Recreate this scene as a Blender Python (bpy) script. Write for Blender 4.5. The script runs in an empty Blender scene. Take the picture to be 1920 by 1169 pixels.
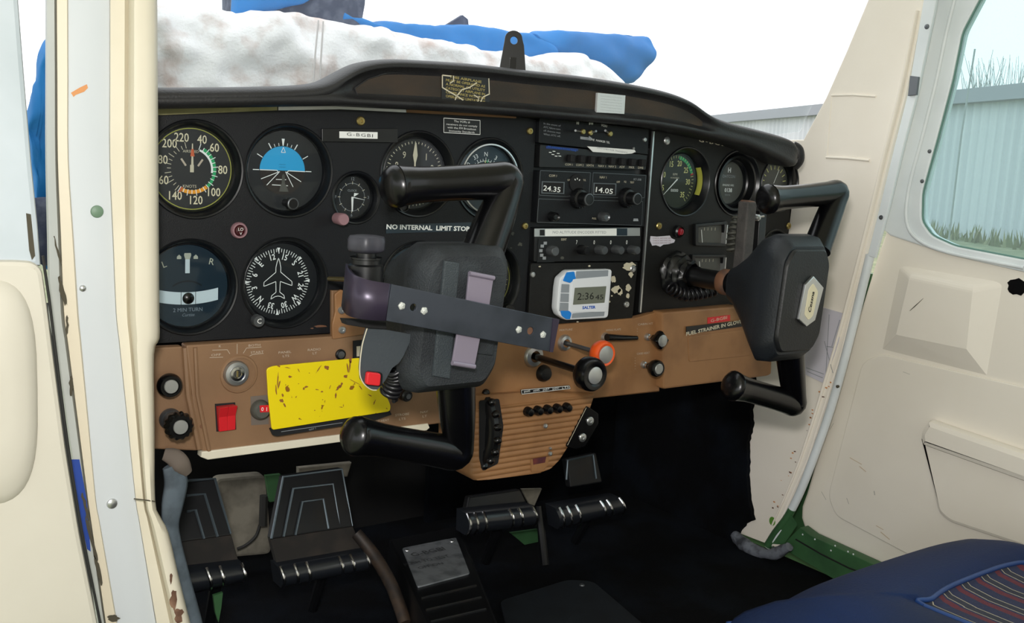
import bpy, bmesh, math, random
from mathutils import Vector, Matrix, noise
PI = math.pi
R = math.radians
random.seed(7)
C = bpy.context.scene.collection
scn = bpy.context.scene

# ------------------------------------------------------------------ camera
# World: metres. X to starboard, Y to the nose, Z up. Instrument panel is the plane Y = 0,
# its origin the middle of the airspeed indicator.
FPX = 1886.5
YAW, PIT, ROL = 0.627001518, 0.150109379, 0.0551883470
CAM = Vector((-0.3128, -0.9537, 0.0254))

def ray(px, py):
    v0, v1 = (px - 960) / FPX, -(py - 584.5) / FPX
    cr, sr = math.cos(ROL), math.sin(ROL)
    r = v0 * cr - v1 * sr; u = v0 * sr + v1 * cr
    cp, sp = math.cos(PIT), math.sin(PIT)
    u2 = u * cp - sp; w2 = cp + u * sp
    cy, sy = math.cos(YAW), math.sin(YAW)
    return Vector((r * cy + w2 * sy, w2 * cy - r * sy, u2))

fw = ray(960, 584.5)
rt = (ray(961, 584.5) - fw) * FPX
up = (ray(960, 583.5) - fw) * FPX
cam_d = bpy.data.cameras.new('camera')
cam_o = bpy.data.objects.new('camera', cam_d)
C.objects.link(cam_o)
cam_d.sensor_width = 36; cam_d.lens = FPX / 1920 * 36; cam_d.clip_start = 0.01; cam_d.clip_end = 500
rm = Matrix((rt.normalized(), up.normalized(), -fw.normalized())).transposed()
cam_o.matrix_world = Matrix.Translation(CAM) @ rm.to_4x4()
scn.camera = cam_o

# ------------------------------------------------------------------ light and exposure
w = bpy.data.worlds.new('overcast_sky'); scn.world = w
w.use_nodes = True
nt = w.node_tree
bg = nt.nodes['Background']
tc = nt.nodes.new('ShaderNodeTexCoord'); sx = nt.nodes.new('ShaderNodeSeparateXYZ')
cr_ = nt.nodes.new('ShaderNodeValToRGB')
nt.links.new(tc.outputs['Generated'], sx.inputs[0]); nt.links.new(sx.outputs['Z'], cr_.inputs[0])
cr_.color_ramp.elements[0].position = 0.0; cr_.color_ramp.elements[0].color = (0.84, 0.86, 0.90, 1)
cr_.color_ramp.elements[1].position = 0.35; cr_.color_ramp.elements[1].color = (0.99, 0.985, 1.0, 1)
nt.links.new(cr_.outputs[0], bg.inputs['Color'])
bg.inputs['Strength'].default_value = 2.0
# the flash on top of the camera
fl = bpy.data.lights.new('camera_flash', 'AREA'); fl.shape = 'RECTANGLE'; fl.size = 0.07; fl.size_y = 0.05
fl.energy = 7.2; fl.color = (1.0, 0.965, 0.93)
flo = bpy.data.objects.new('camera_flash', fl); C.objects.link(flo)
flo.matrix_world = Matrix.Translation(CAM + up.normalized() * 0.11 - rt.normalized() * 0.02 - fw.normalized() * 0.02) @ rm.to_4x4()
scn.view_settings.view_transform = 'Standard'
scn.view_settings.look = 'None'
scn.view_settings.gamma = 1
scn.view_settings.use_curve_mapping = False
scn.view_settings.exposure = 0.0

# ------------------------------------------------------------------ helpers
def at(px, py, ax, val):
    d = ray(px, py); i = 'xyz'.index(ax)
    return CAM + d * ((val - CAM[i]) / d[i])
def P(px, py, y=0.0): return at(px, py, 'y', y)
def P2(px, py, y=0.0):
    p = P(px, py, y); return (p.x, p.z)
def X2(px, py, X):
    p = at(px, py, 'x', X); return (-p.y, p.z)
def PY(y): return Matrix(((1, 0, 0, 0), (0, 0, -1, y), (0, 1, 0, 0), (0, 0, 0, 1)))
def PX(X): return Matrix(((0, 0, -1, X), (-1, 0, 0, 0), (0, 1, 0, 0), (0, 0, 0, 1)))
def PZ(z): return Matrix.Translation((0, 0, z))
def frame(origin, normal, upv=(0, 0, 1)):
    n = Vector(normal).normalized(); u = Vector(upv); x = u.cross(n).normalized(); y = n.cross(x)
    m = Matrix((x, y, n)).transposed().to_4x4(); m.translation = Vector(origin); return m

def hexc(h):
    h = h.lstrip('#'); o = []
    for i in (0, 2, 4):
        c = int(h[i:i + 2], 16) / 255
        o.append(c / 12.92 if c <= 0.04045 else ((c + 0.055) / 1.055) ** 2.4)
    return (*o, 1)

MATS = {}
def mat(name, col, rough=0.5, metal=0.0, col2=None, nscale=30, lo=0.45, hi=0.65, bump=0.0, bscale=200,
        coat=0.0, spec=0.5, emit=0, sheen=0, stretch=None, detail=4):
    if name in MATS: return MATS[name]
    m = bpy.data.materials.new(name); m.use_nodes = True; MATS[name] = m
    n = m.node_tree.nodes; l = m.node_tree.links; b = n['Principled BSDF']
    b.inputs['Base Color'].default_value = hexc(col)
    b.inputs['Roughness'].default_value = rough; b.inputs['Metallic'].default_value = metal
    b.inputs['Specular IOR Level'].default_value = spec
    b.inputs['Coat Weight'].default_value = coat
    if sheen: b.inputs['Sheen Weight'].default_value = sheen
    if emit:
        b.inputs['Emission Color'].default_value = hexc(col); b.inputs['Emission Strength'].default_value = emit
    t = n.new('ShaderNodeTexCoord'); mp = n.new('ShaderNodeMapping')
    l.new(t.outputs['Object'], mp.inputs[0])
    if stretch: mp.inputs['Scale'].default_value = stretch
    if col2:
        nz = n.new('ShaderNodeTexNoise'); nz.inputs['Scale'].default_value = nscale; nz.inputs['Detail'].default_value = detail
        l.new(mp.outputs[0], nz.inputs['Vector'])
        r = n.new('ShaderNodeValToRGB'); r.color_ramp.elements[0].position = lo; r.color_ramp.elements[1].position = hi
        r.color_ramp.elements[0].color = hexc(col); r.color_ramp.elements[1].color = hexc(col2)
        l.new(nz.outputs['Fac'], r.inputs[0]); l.new(r.outputs[0], b.inputs['Base Color'])
    if bump:
        nb = n.new('ShaderNodeTexNoise'); nb.inputs['Scale'].default_value = bscale; nb.inputs['Detail'].default_value = 3
        l.new(mp.outputs[0], nb.inputs['Vector'])
        bp = n.new('ShaderNodeBump'); bp.inputs['Strength'].default_value = bump; bp.inputs['Distance'].default_value = 0.001
        l.new(nb.outputs['Fac'], bp.inputs['Height']); l.new(bp.outputs[0], b.inputs['Normal'])
    return m

def glass_mat(name, tint, refl=0.05, rough=0.02, dirt=0.0, haze=0.0):
    m = bpy.data.materials.new(name); m.use_nodes = True; MATS[name] = m
    n = m.node_tree.nodes; l = m.node_tree.links
    n.remove(n['Principled BSDF'])
    out = n['Material Output']
    tr = n.new('ShaderNodeBsdfTransparent'); tr.inputs[0].default_value = hexc(tint)
    gl = n.new('ShaderNodeBsdfGlossy'); gl.inputs['Roughness'].default_value = rough
    mx = n.new('ShaderNodeMixShader'); mx.inputs[0].default_value = refl
    fr = n.new('ShaderNodeLayerWeight'); fr.inputs[0].default_value = 0.15
    mm = n.new('ShaderNodeMath'); mm.operation = 'MULTIPLY_ADD'; mm.inputs[1].default_value = 0.6; mm.inputs[2].default_value = refl
    l.new(fr.outputs['Fresnel'], mm.inputs[0]); l.new(mm.outputs[0], mx.inputs[0])
    l.new(tr.outputs[0], mx.inputs[1]); l.new(gl.outputs[0], mx.inputs[2])
    last = mx
    if dirt:
        df = n.new('ShaderNodeBsdfDiffuse'); df.inputs[0].default_value = (0.8, 0.8, 0.8, 1)
        m2 = n.new('ShaderNodeMixShader'); nz = n.new('ShaderNodeTexNoise'); nz.inputs['Scale'].default_value = 300
        rp = n.new('ShaderNodeValToRGB'); rp.color_ramp.elements[0].position = 0.66; rp.color_ramp.elements[1].position = 0.8
        rp.color_ramp.elements[1].color = (dirt, dirt, dirt, 1)
        l.new(nz.outputs['Fac'], rp.inputs[0]); l.new(rp.outputs[0], m2.inputs[0])
        l.new(mx.outputs[0], m2.inputs[1]); l.new(df.outputs[0], m2.inputs[2]); last = m2
    if haze:
        tl = n.new('ShaderNodeBsdfTranslucent'); tl.inputs[0].default_value = (.95, .97, 1, 1)
        m3 = n.new('ShaderNodeMixShader'); m3.inputs[0].default_value = haze
        l.new(last.outputs[0], m3.inputs[1]); l.new(tl.outputs[0], m3.inputs[2]); last = m3
    l.new(last.outputs[0], out.inputs[0])
    return m

def catmull(pts, n=6, closed=False):
    pts = [Vector(p) for p in pts]; out = []; N = len(pts)
    for i in range(N if closed else N - 1):
        if closed: a, b, c, d = pts[(i - 1) % N], pts[i], pts[(i + 1) % N], pts[(i + 2) % N]
        else: a, b, c, d = pts[max(i - 1, 0)], pts[i], pts[i + 1], pts[min(i + 2, N - 1)]
        for k in range(n):
            t = k / n
            out.append(0.5 * ((2 * b) + (c - a) * t + (2 * a - 5 * b + 4 * c - d) * t * t + (3 * b - a - 3 * c + d) * t ** 3))
    if not closed: out.append(pts[-1])
    return out

def rounded(pts, r, n=5):
    """round the corners of a 2-D polygon; r may be one radius or a list"""
    out = []; N = len(pts)
    for i in range(N):
        rr = r[i] if isinstance(r, (list, tuple)) else r
        p = Vector(pts[i]).to_2d(); a = Vector(pts[i - 1]).to_2d(); b = Vector(pts[(i + 1) % N]).to_2d()
        if rr <= 0: out.append(tuple(p)); continue
        da = (a - p); db = (b - p)
        q = min(rr, da.length * 0.49, db.length * 0.49)
        s = p + da.normalized() * q; e = p + db.normalized() * q
        for k in range(n + 1):
            t = k / n; out.append(tuple(s * (1 - t) ** 2 + p * 2 * t * (1 - t) + e * t * t))
    return out

def circ(cx, cz, r, n=32, rz=None, a0=0):
    rz = rz or r
    return [(cx + r * math.cos(a0 + 2 * PI * k / n), cz + rz * math.sin(a0 + 2 * PI * k / n)) for k in range(n)]

class MB:
    def __init__(s): s.v = []; s.f = []; s.mi = []; s.mats = []
    def m(s, name):
        mt = MATS[name] if isinstance(name, str) else name
        if mt not in s.mats: s.mats.append(mt)
        return s.mats.index(mt)
    def add(s, vs, fs, mt, M=None):
        o = len(s.v); k = s.m(mt)
        s.v += [(M @ Vector(v)) if M else Vector(v) for v in vs]
        s.f += [tuple(i + o for i in f) for f in fs]; s.mi += [k] * len(fs)
        return s
    def grid(s, rows, mt, closed_u=False, closed_v=False, flip=False):
        nv = len(rows); nu = len(rows[0]); vs = [p for r in rows for p in r]; fs = []
        for j in range(nv if closed_v else nv - 1):
            for i in range(nu if closed_u else nu - 1):
                a = j * nu + i; b = j * nu + (i + 1) % nu; c = ((j + 1) % nv) * nu + (i + 1) % nu; d = ((j + 1) % nv) * nu + i
                fs.append((a, d, c, b) if flip else (a, b, c, d))
        return s.add(vs, fs, mt)
    def box(s, c, d, mt, M=None):
        x, y, z = d[0] / 2, d[1] / 2, d[2] / 2
        vs = [Vector((i, j, k)) + (Vector(c)) for i in (-x, x) for j in (-y, y) for k in (-z, z)]
        fs = [(0, 1, 3, 2), (4, 6, 7, 5), (0, 4, 5, 1), (2, 3, 7, 6), (0, 2, 6, 4), (1, 5, 7, 3)]
        return s.add(vs, fs, mt, M)
    def lathe(s, prof, o, ax, mt, n=32, M=None, squash=1):
        """prof: (radius, height along ax); starts/ends may have radius 0"""
        F = frame(o, ax, (0, 0, 1) if abs(Vector(ax).normalized().z) < 0.9 else (0, 1, 0))
        rings = []
        vs = []; fs = []
        for r, h in prof:
            if r <= 1e-7: rings.append([len(vs)]); vs.append((0, 0, h))
            else:
                rings.append(list(range(len(vs), len(vs) + n)))
                vs += [(r * math.cos(2 * PI * k / n), squash * r * math.sin(2 * PI * k / n), h) for k in range(n)]
        for A, B in zip(rings, rings[1:]):
            for k in range(n):
                k2 = (k + 1) % n
                if len(A) == 1 and len(B) == 1: continue
                if len(A) == 1: fs.append((A[0], B[k], B[k2]))
                elif len(B) == 1: fs.append((A[k2], A[k], B[0]))
                else: fs.append((A[k], B[k], B[k2], A[k2]))
        fs = [tuple(reversed(f)) for f in fs]
        return s.add(vs, fs, mt, (M @ F) if M else F)
    def tube(s, pts, rad, mt, n=12, caps=True, sq=1.0, smooth=0, upv=None, twist=0):
        pts = [Vector(p) for p in pts]
        if not isinstance(rad, (list, tuple)): rad = [rad] * len(pts)
        if smooth:
            rr = catmull([(r, 0, 0) for r in rad], smooth); pts = catmull(pts, smooth); rad = [q.x for q in rr]
        rows = []; prev = None
        for i, p in enumerate(pts):
            t = (pts[min(i + 1, len(pts) - 1)] - pts[max(i - 1, 0)]).normalized()
            if prev is None:
                u = Vector(upv) if upv else (Vector((0, 0, 1)) if abs(t.z) < 0.9 else Vector((0, 1, 0)))
                a = (u - t * u.dot(t)).normalized()
            else: a = (prev - t * prev.dot(t)).normalized()
            prev = a; b = t.cross(a)
            rows.append([p + (a * math.cos(q) * sq + b * math.sin(q)) * rad[i] for q in [2 * PI * k / n + twist for k in range(n)]])
        o = len(s.v); s.grid(rows, mt, closed_u=True)
        if caps:
            k = s.m(mt)
            s.f.append(tuple(o + j for j in reversed(range(n)))); s.mi.append(k)
            e = o + (len(rows) - 1) * n; s.f.append(tuple(e + j for j in range(n))); s.mi.append(k)
        return s
    def plate(s, outline, M, th, mt, holes=(), bevel=0.0):
        cu = bpy.data.curves.new('tmp', 'CURVE'); cu.dimensions = '2D'; cu.fill_mode = 'BOTH'
        for k, poly in enumerate([outline] + list(holes)):
            sp = cu.splines.new('POLY'); sp.points.add(len(poly) - 1)
            for q, p in zip(sp.points, poly): q.co = (p[0], p[1], 0, 1)
            sp.use_cyclic_u = True
        b = min(bevel, th * 0.49); cu.extrude = th / 2 - b; cu.bevel_depth = b; cu.offset = -b; cu.bevel_resolution = 1
        s._obdata(cu, mt, M @ Matrix.Translation((0, 0, -th / 2)))
        return s
    def _obdata(s, cu, mt, M):
        ob = bpy.data.objects.new('tmp', cu); me = bpy.data.meshes.new_from_object(ob)
        s.add([v.co.copy() for v in me.vertices], [tuple(p.vertices) for p in me.polygons], mt, M)
        bpy.data.objects.remove(ob); bpy.data.meshes.remove(me); bpy.data.curves.remove(cu)
    def text(s, body, M, size, mt, rot=0, pos=(0, 0), sx=1.0, bold=0.0, align='CENTER', z=0.0003, spacing=1.0, shear=0):
        cu = bpy.data.curves.new('tmp', 'FONT'); cu.body = body; cu.size = size; cu.align_x = align; cu.align_y = 'CENTER'
        cu.resolution_u = 2; cu.offset = bold; cu.space_character = spacing; cu.shear = shear
        T = Matrix.Translation((pos[0], pos[1], z)) @ Matrix.Rotation(-R(rot), 4, 'Z') @ Matrix.Diagonal((sx, 1, 1, 1))
        s._obdata(cu, mt, M @ T); return s
    def flat(s, poly, M, mt, z=0.0003):
        return s.add([(p[0], p[1], z) for p in poly], [tuple(range(len(poly)))], mt, M)
    def arc(s, M, r0, r1, a0, a1, mt, z=0.0003, n=None, c=(0, 0)):
        n = n or max(3, int(abs(a1 - a0) / 5)); vs = []; fs = []
        for k in range(n + 1):
            a = R(a0 + (a1 - a0) * k / n)
            for r in (r0, r1): vs.append((c[0] + r * math.sin(a), c[1] + r * math.cos(a), z))
        for k in range(n): fs.append((2 * k, 2 * k + 2, 2 * k + 3, 2 * k + 1) if r0 > r1 else (2 * k, 2 * k + 1, 2 * k + 3, 2 * k + 2))
        return s.add(vs, fs, mt, M)
    def tick(s, M, r0, r1, a, wd, mt, z=0.0004, c=(0, 0), w2=None):
        t = Vector((math.sin(R(a)), math.cos(R(a)))); q = Vector((t.y, -t.x)); c = Vector(c); w2 = wd if w2 is None else w2
        pl = [c + t * r0 - q * wd / 2, c + t * r0 + q * wd / 2, c + t * r1 + q * w2 / 2, c + t * r1 - q * w2 / 2]
        return s.flat(pl, M, mt, z)
    def line(s, M, a, b, wd, mt, z=0.0004):
        a = Vector(a); b = Vector(b); t = (b - a).normalized(); q = Vector((t.y, -t.x)) * wd / 2
        return s.flat([a - q, a + q, b + q, b - q], M, mt, z)
    def build(s, name, parent=None, smooth=35, bevel=0, subsurf=0, solid=0, bseg=2):
        me = bpy.data.meshes.new(name)
        if parent is not None: org = wloc(parent)
        else:
            xs = [v.x for v in s.v]; ys = [v.y for v in s.v]; zs = [v.z for v in s.v]
            org = Vector(((min(xs) + max(xs)) / 2, (min(ys) + max(ys)) / 2, min(zs)))
        me.from_pydata([v - org for v in s.v], [], s.f)
        for mt in s.mats: me.materials.append(mt)
        for p, k in zip(me.polygons, s.mi): p.material_index = k; p.use_smooth = smooth > 0
        me.update()
        if smooth: me.set_sharp_from_angle(angle=R(smooth))
        ob = bpy.data.objects.new(name, me); C.objects.link(ob)
        if parent is not None: ob.parent = parent; ob['_w'] = list(org)
        else: ob.location = org; ob['_w'] = list(org)
        if solid:
            q = ob.modifiers.new('s', 'SOLIDIFY'); q.thickness = solid; q.offset = -1
        if bevel:
            q = ob.modifiers.new('b', 'BEVEL'); q.width = bevel; q.segments = bseg; q.limit_method = 'ANGLE'; q.angle_limit = R(40)
        if subsurf:
            q = ob.modifiers.new('u', 'SUBSURF'); q.levels = subsurf; q.render_levels = subsurf
        return ob

def wloc(o): return Vector(o['_w'])
def thing(name, label, cat, loc, group=None):
    o = bpy.data.objects.new(name, None); C.objects.link(o); o.empty_display_size = 0.02
    o.location = loc; o['_w'] = list(loc); o['label'] = label; o['category'] = cat
    if group: o['group'] = group
    return o
def tag(o, label, cat, group=None):
    o['label'] = label; o['category'] = cat
    if group: o['group'] = group
    return o
def struct(o): o['kind'] = 'structure'; return o
def sempty(name, loc):
    o = bpy.data.objects.new(name, None); C.objects.link(o); o.empty_display_size = 0.02
    o.location = loc; o['_w'] = list(loc); o['kind'] = 'structure'; return o

# ------------------------------------------------------------------ materials
mat('panel_black', '#0d0f13', 0.5, spec=.35, bump=0.25, bscale=900)
mat('panel_black2', '#131312', 0.55, spec=.35, bump=0.25, bscale=900)
mat('recess_black', '#0c0d0f', 0.45)
mat('gloss_black', '#060608', 0.27, coat=0.1, spec=.4)
mat('satin_black', '#0c0d0f', 0.35)
mat('matt_black', '#0b0b0d', 0.8)
mat('bezel_black', '#0d0f12', 0.3)
mat('dial_black', '#17191b', 0.55)
mat('dial_blue', '#1c2c36', 0.35)
mat('dial_dark', '#0d1013', 0.5)
mat('dial_grey', '#4a4a44', 0.6)
mat('dial_olive', '#23261c', 0.6)
mat('ink_white', '#e6e8e4', 0.6)
mat('ink_cream', '#d9cfb0', 0.6)
mat('ink_grey', '#8f9498', 0.6)
mat('ink_pale', '#c8c0a8', 0.6)
mat('ink_black', '#101010', 0.6)
mat('ink_blue', '#1c58b8', 0.5)
mat('ink_yellow', '#d8d48a', 0.6)
mat('ink_faint', '#b8aa98', 0.6)
mat('sky_blue', '#2f9ccf', 0.4)
mat('earth_brown', '#241d19', 0.5)
mat('green', '#1e9a5c', 0.5); mat('amber', '#e0961e', 0.5); mat('red', '#c9232a', 0.35); mat('redorange', '#c25b33', 0.5)
mat('lime', '#9c9c3c', 0.6)
mat('chrome', '#d8d8d8', 0.18, 1.0)
mat('alu', '#c4c6c6', 0.32, 0.9)
mat('alu_cap', '#d2d3d2', 0.38, 0.75, col2='#b4b6b4', nscale=8, lo=0.4, hi=0.6)
mat('brass', '#a89660', 0.35, 0.9)
mat('steel_dark', '#6d7073', 0.4, 0.8)
mat('brown', '#80603f', 0.48, col2='#735338', nscale=14, lo=0.35, hi=0.7, bump=0.15, bscale=500)
mat('brown_left', '#87684c', 0.48, col2='#785b42', nscale=14, lo=0.35, hi=0.7, bump=0.15, bscale=500)
mat('brown_light', '#956c46', 0.5, col2='#845e3c', nscale=20)
mat('hood', '#1d1d1f', 0.5, col2='#171719', nscale=20, bump=0.35, bscale=450)
mat('hood_face', '#241c14', 0.6, col2='#3d2c1c', nscale=18, lo=0.4, hi=0.8, bump=0.3, bscale=300, stretch=(1, 1, 2.5))
mat('hub_rubber', '#1f2327', 0.65, col2='#2b3034', nscale=40, bump=0.8, bscale=700)
mat('hub_pad', '#0f1012', 0.5, col2='#141517', nscale=25, bump=0.3, bscale=500)
mat('hub_side', '#191e24', 0.5, col2='#14181d', nscale=22, bump=0.3, bscale=400)
mat('strap_purple', '#3b3444', 0.33, 0.35)
mat('strap_steel', '#474c56', 0.27, 0.5, col2='#373c44', nscale=20)
mat('clip', '#968d9e', 0.4, 0.5)
mat('weld', '#c9ccc6', 0.45, 0.4, bump=1, bscale=900)
mat('rust', '#6e4a34', 0.7, col2='#4a3a34', nscale=60)
mat('rough_grey', '#4a4745', 0.75, col2='#3c3a39', nscale=50, bump=1, bscale=400)
mat('yellow', '#e3cc08', 0.42, col2='#8a5a16', nscale=60, lo=0.665, hi=0.675, bump=0.2, bscale=100, detail=9)
mat('timer_white', '#dfe3e8', 0.4); mat('timer_grey', '#8d949b', 0.4); mat('timer_blue', '#1b7fd6', 0.35)
mat('lcd', '#6f7468', 0.3)
mat('orange', '#e2561c', 0.35, coat=0.3)
mat('mauve', '#8b6a70', 0.5)
mat('cream', '#e9e4d3', 0.5, col2='#ddd6c2', nscale=5, bump=0.1, bscale=300)
mat('cream_stain', '#d6ccb6', 0.5, col2='#c29c70', nscale=9, lo=0.5, hi=0.75, stretch=(1, 1, 0.15))
mat('cream_trim', '#d9d2bf', 0.45, col2='#cfc7b2', nscale=6)
mat('cream_r', '#f4ede1', 0.5, col2='#ece4d6', nscale=5, lo=0.4, hi=0.7, bump=0.1, bscale=250)
mat('door_cream', '#eae4d8', 0.45, col2='#e0d9cb', nscale=4, lo=0.4, hi=0.7, bump=0.06, bscale=120)
mat('band', '#cbd0d3', 0.4, col2='#c2c9cd', nscale=7, stretch=(1, 1, .3))
mat('white_paint', '#e2e8ea', 0.35, col2='#d5dcdf', nscale=8)
mat('dirt', '#4a4538', 0.9); mat('orange_chip', '#d0905a', 0.7); mat('tape_blue', '#25459a', 0.5)
mat('plate_grey', '#3a4045', .5, bump=.3, bscale=400)
mat('outer_white', '#b5b9b5', .45, col2='#a4a8a4', nscale=12, stretch=(1, 1, .2))
mat('left_frame', '#bcc5cb', .4, col2='#b0babf', nscale=8)
mat('left_cream', '#cdc8ba', 0.5, col2='#c2bdae', nscale=4, lo=.4, hi=.7)
mat('scuff', '#c9b79c', .7)
mat('scuff_grey', '#b5b2a8', .7)
mat('rubber_seal', '#20201e', 0.7)
mat('rusty_patch', '#5c4030', 0.8, col2='#8a6a54', nscale=60)
mat('carpet', '#08090b', 1.0, col2='#0e1218', nscale=12, bump=1, bscale=700, spec=0.1)
mat('carpet_edge', '#6b7079', 0.95, col2='#33363c', nscale=50, bump=1, bscale=300)
mat('zinc_green', '#37603a', 0.55, col2='#2f5433', nscale=25)
mat('insulation', '#8f8a7c', 0.9, col2='#5f5b51', nscale=22, lo=0.4, hi=0.65, bump=0.8, bscale=60)
mat('grey_hose', '#5f6b75', 0.75, col2='#4a545c', nscale=40, bump=0.3, bscale=200)
mat('taupe', '#6a6057', 0.8)
mat('plate_metal', '#8e9296', 0.45, 0.5, col2='#6f7377', nscale=50, bump=0.2, bscale=300)
mat('mat_blue', '#171c22', 0.55, col2='#12161b', nscale=30)
mat('pedal', '#0d0f12', 0.45, col2='#14110f', nscale=30)
mat('pedal_edge', '#5f6b72', 0.4, 0.5)
mat('pedal_pad', '#1d2025', 0.3, coat=.3)
mat('under', '#050506', 0.9)
mat('seat_blue', '#0d234c', 0.6, col2='#121d33', nscale=7, lo=0.4, hi=0.75, bump=0.5, bscale=350, spec=.2)
mat('piping', '#1a3c74', 0.5)
mat('fleece', '#f2f2f4', 1.0, col2='#c6b1a9', nscale=20, lo=0.50, hi=0.72, bump=1, bscale=250)
mat('cloth_blue', '#0a76c0', 0.7, col2='#0868ad', nscale=5, bump=0.3, bscale=200)
mat('cloth_navy', '#3a4258', 0.85, col2='#565d70', nscale=60)
mat('grass', '#7d8566', 1.0, col2='#959678', nscale=3)
mat('roof_grey', '#989ca4', 0.7)
mat('twig', '#9aa0a0', 0.9)
mat('coil', '#141418', 0.35)
mat('paper', '#cfccd6', 0.8)
mat('moss', '#5a8a2e', 0.9)
# corrugated hangar wall
m = mat('corrugated', '#b4c8c8', 0.6)
n = m.node_tree.nodes; l = m.node_tree.links
wv = n.new('ShaderNodeTexWave'); wv.inputs['Scale'].default_value = 1.6; wv.bands_direction = 'X'
l.new(n['Texture Coordinate'].outputs['Object'], wv.inputs[0])
rp = n.new('ShaderNodeValToRGB'); rp.color_ramp.elements[0].color = hexc('#c2c6cc'); rp.color_ramp.elements[1].color = hexc('#d2d5da')
l.new(wv.outputs['Fac'], rp.inputs[0]); l.new(rp.outputs[0], n['Principled BSDF'].inputs['Base Color'])
# striped seat cloth
m = mat('seat_stripe', '#2a2c44', 0.9, bump=0.5, bscale=500)
n = m.node_tree.nodes; l = m.node_tree.links
sp = n.new('ShaderNodeSeparateXYZ'); l.new(n['Texture Coordinate'].outputs['Object'], sp.inputs[0])
ma = n.new('ShaderNodeMath'); ma.operation = 'MULTIPLY'; ma.inputs[1].default_value = 26; l.new(sp.outputs['X'], ma.inputs[0])
fr = n.new('ShaderNodeMath'); fr.operation = 'FRACT'; l.new(ma.outputs[0], fr.inputs[0])
rp = n.new('ShaderNodeValToRGB'); rp.color_ramp.interpolation = 'CONSTANT'; e = rp.color_ramp.elements
e[0].position = 0; e[0].color = hexc('#252b48'); e[1].position = 0.30; e[1].color = hexc('#5c2733')
for p_, c_ in ((0.52, '#252b48'), (0.62, '#a8a08c'), (0.65, '#2c2f3c'), (0.9, '#a8a08c'), (0.93, '#252b48')):
    q = e.new(p_); q.color = hexc(c_)
l.new(fr.outputs[0], rp.inputs[0]); l.new(rp.outputs[0], n['Principled BSDF'].inputs['Base Color'])
glass_mat('gauge_glass', '#f4f8fa', 0.012, 0.03)
glass_mat('blue_glass', '#dfeaf1', 0.03, 0.06)
glass_mat('screen_glass', '#fafcfc', 0.002, 0.02, dirt=0.2, haze=.02)
glass_mat('window_glass', '#dcecec', 0.002, 0.02, dirt=0.3, haze=.06)
def mpp(px, py, y=0.0): return (P(px, py, y) - P(px, py + 1, y)).length
def mtext(mb, body, M, cap, mt, rot=0, pos=(0, 0), fit=None, **k):
    """cap = capital height in metres; fit = wanted width in metres"""
    a = k.pop('sx', 1.0)
    if fit:
        t = MB(); t.text(body, Matrix.Identity(4), cap / 0.7, mt, align='LEFT')
        xs = [v.x for v in t.v]; a = fit / max(1e-6, max(xs) - min(xs))
    mb.text(body, M, cap / 0.7, mt, rot=rot, pos=pos, sx=a, **k)
def ptext(mb, body, px, py, cap, mt, y, fit=None, **k):
    q = mpp(px, py, y)
    if fit: fit = (P(px + fit / 2, py, y).x - P(px - fit / 2, py, y).x)
    mtext(mb, body, PY(y), cap * q, mt, pos=P2(px, py, y), fit=fit, **k)
def ppoly(pts, y): return [P2(a, b, y) for a, b in pts]
def screw(parent, px, py, r, y, mt='brass', name='screw', label=None):
    b = MB(); p = P(px, py, y)
    b.lathe([(r, 0), (r, 0.0012), (r * .8, 0.0022), (r * .35, 0.0024), (r * .3, 0.0012), (0, 0.0012)], p, (0, -1, 0), mt, 16)
    o = b.build(name, parent, smooth=40)
    if label: o['label'] = label
    return o
def knob(o, r, ln, mt='satin_black', cap=None, shaft=None, flutes=0, prof=None, n=24, ax=(0, -1, 0)):
    pass

GA = {}
def gauge(name, label, px, py, Rr=0.0455, rd=0.039, depth=0.010, face='dial_black', glass='gauge_glass', cat='gauge', y=0.0, group=None, flange=0.0015):
    c = P(px, py, y); root = thing(name, label, cat, c)
    if group: root['group'] = group
    b = MB()
    b.lathe([(Rr + flange, -.0004), (Rr + flange, .0010), (Rr + flange - .0008, .0018), (Rr - .0008, .0014), (Rr - .002, 0), (rd + .0022, -depth * .75), (rd + .001, -depth * .7), (rd, -depth - .001)], c, (0, -1, 0), 'bezel_black', 48)
    b.build('bezel', root, smooth=30)
    M = Matrix.Translation((c.x, 0, c.z)) @ PY(y + depth)
    b = MB(); b.lathe([(rd + .002, -.001), (rd + .002, 0), (0, 0)], (c.x, y + depth, c.z), (0, -1, 0), face, 48)
    b.build('dial_face', root)
    if glass:
        b = MB(); b.lathe([(rd + .001, -depth * .72), (rd * .6, -depth * .72), (0, -depth * .72)], c, (0, -1, 0), glass, 40); b.build('glass', root)
    GA[name] = (c.x, c.z, Rr)
    return root, M

# ================================================================= INSTRUMENT PANELS
HOLES_L = []
def hole(px, py, r): p = P(px, py, 0); HOLES_L.append(circ(p.x, p.z, r, 40))

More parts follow.
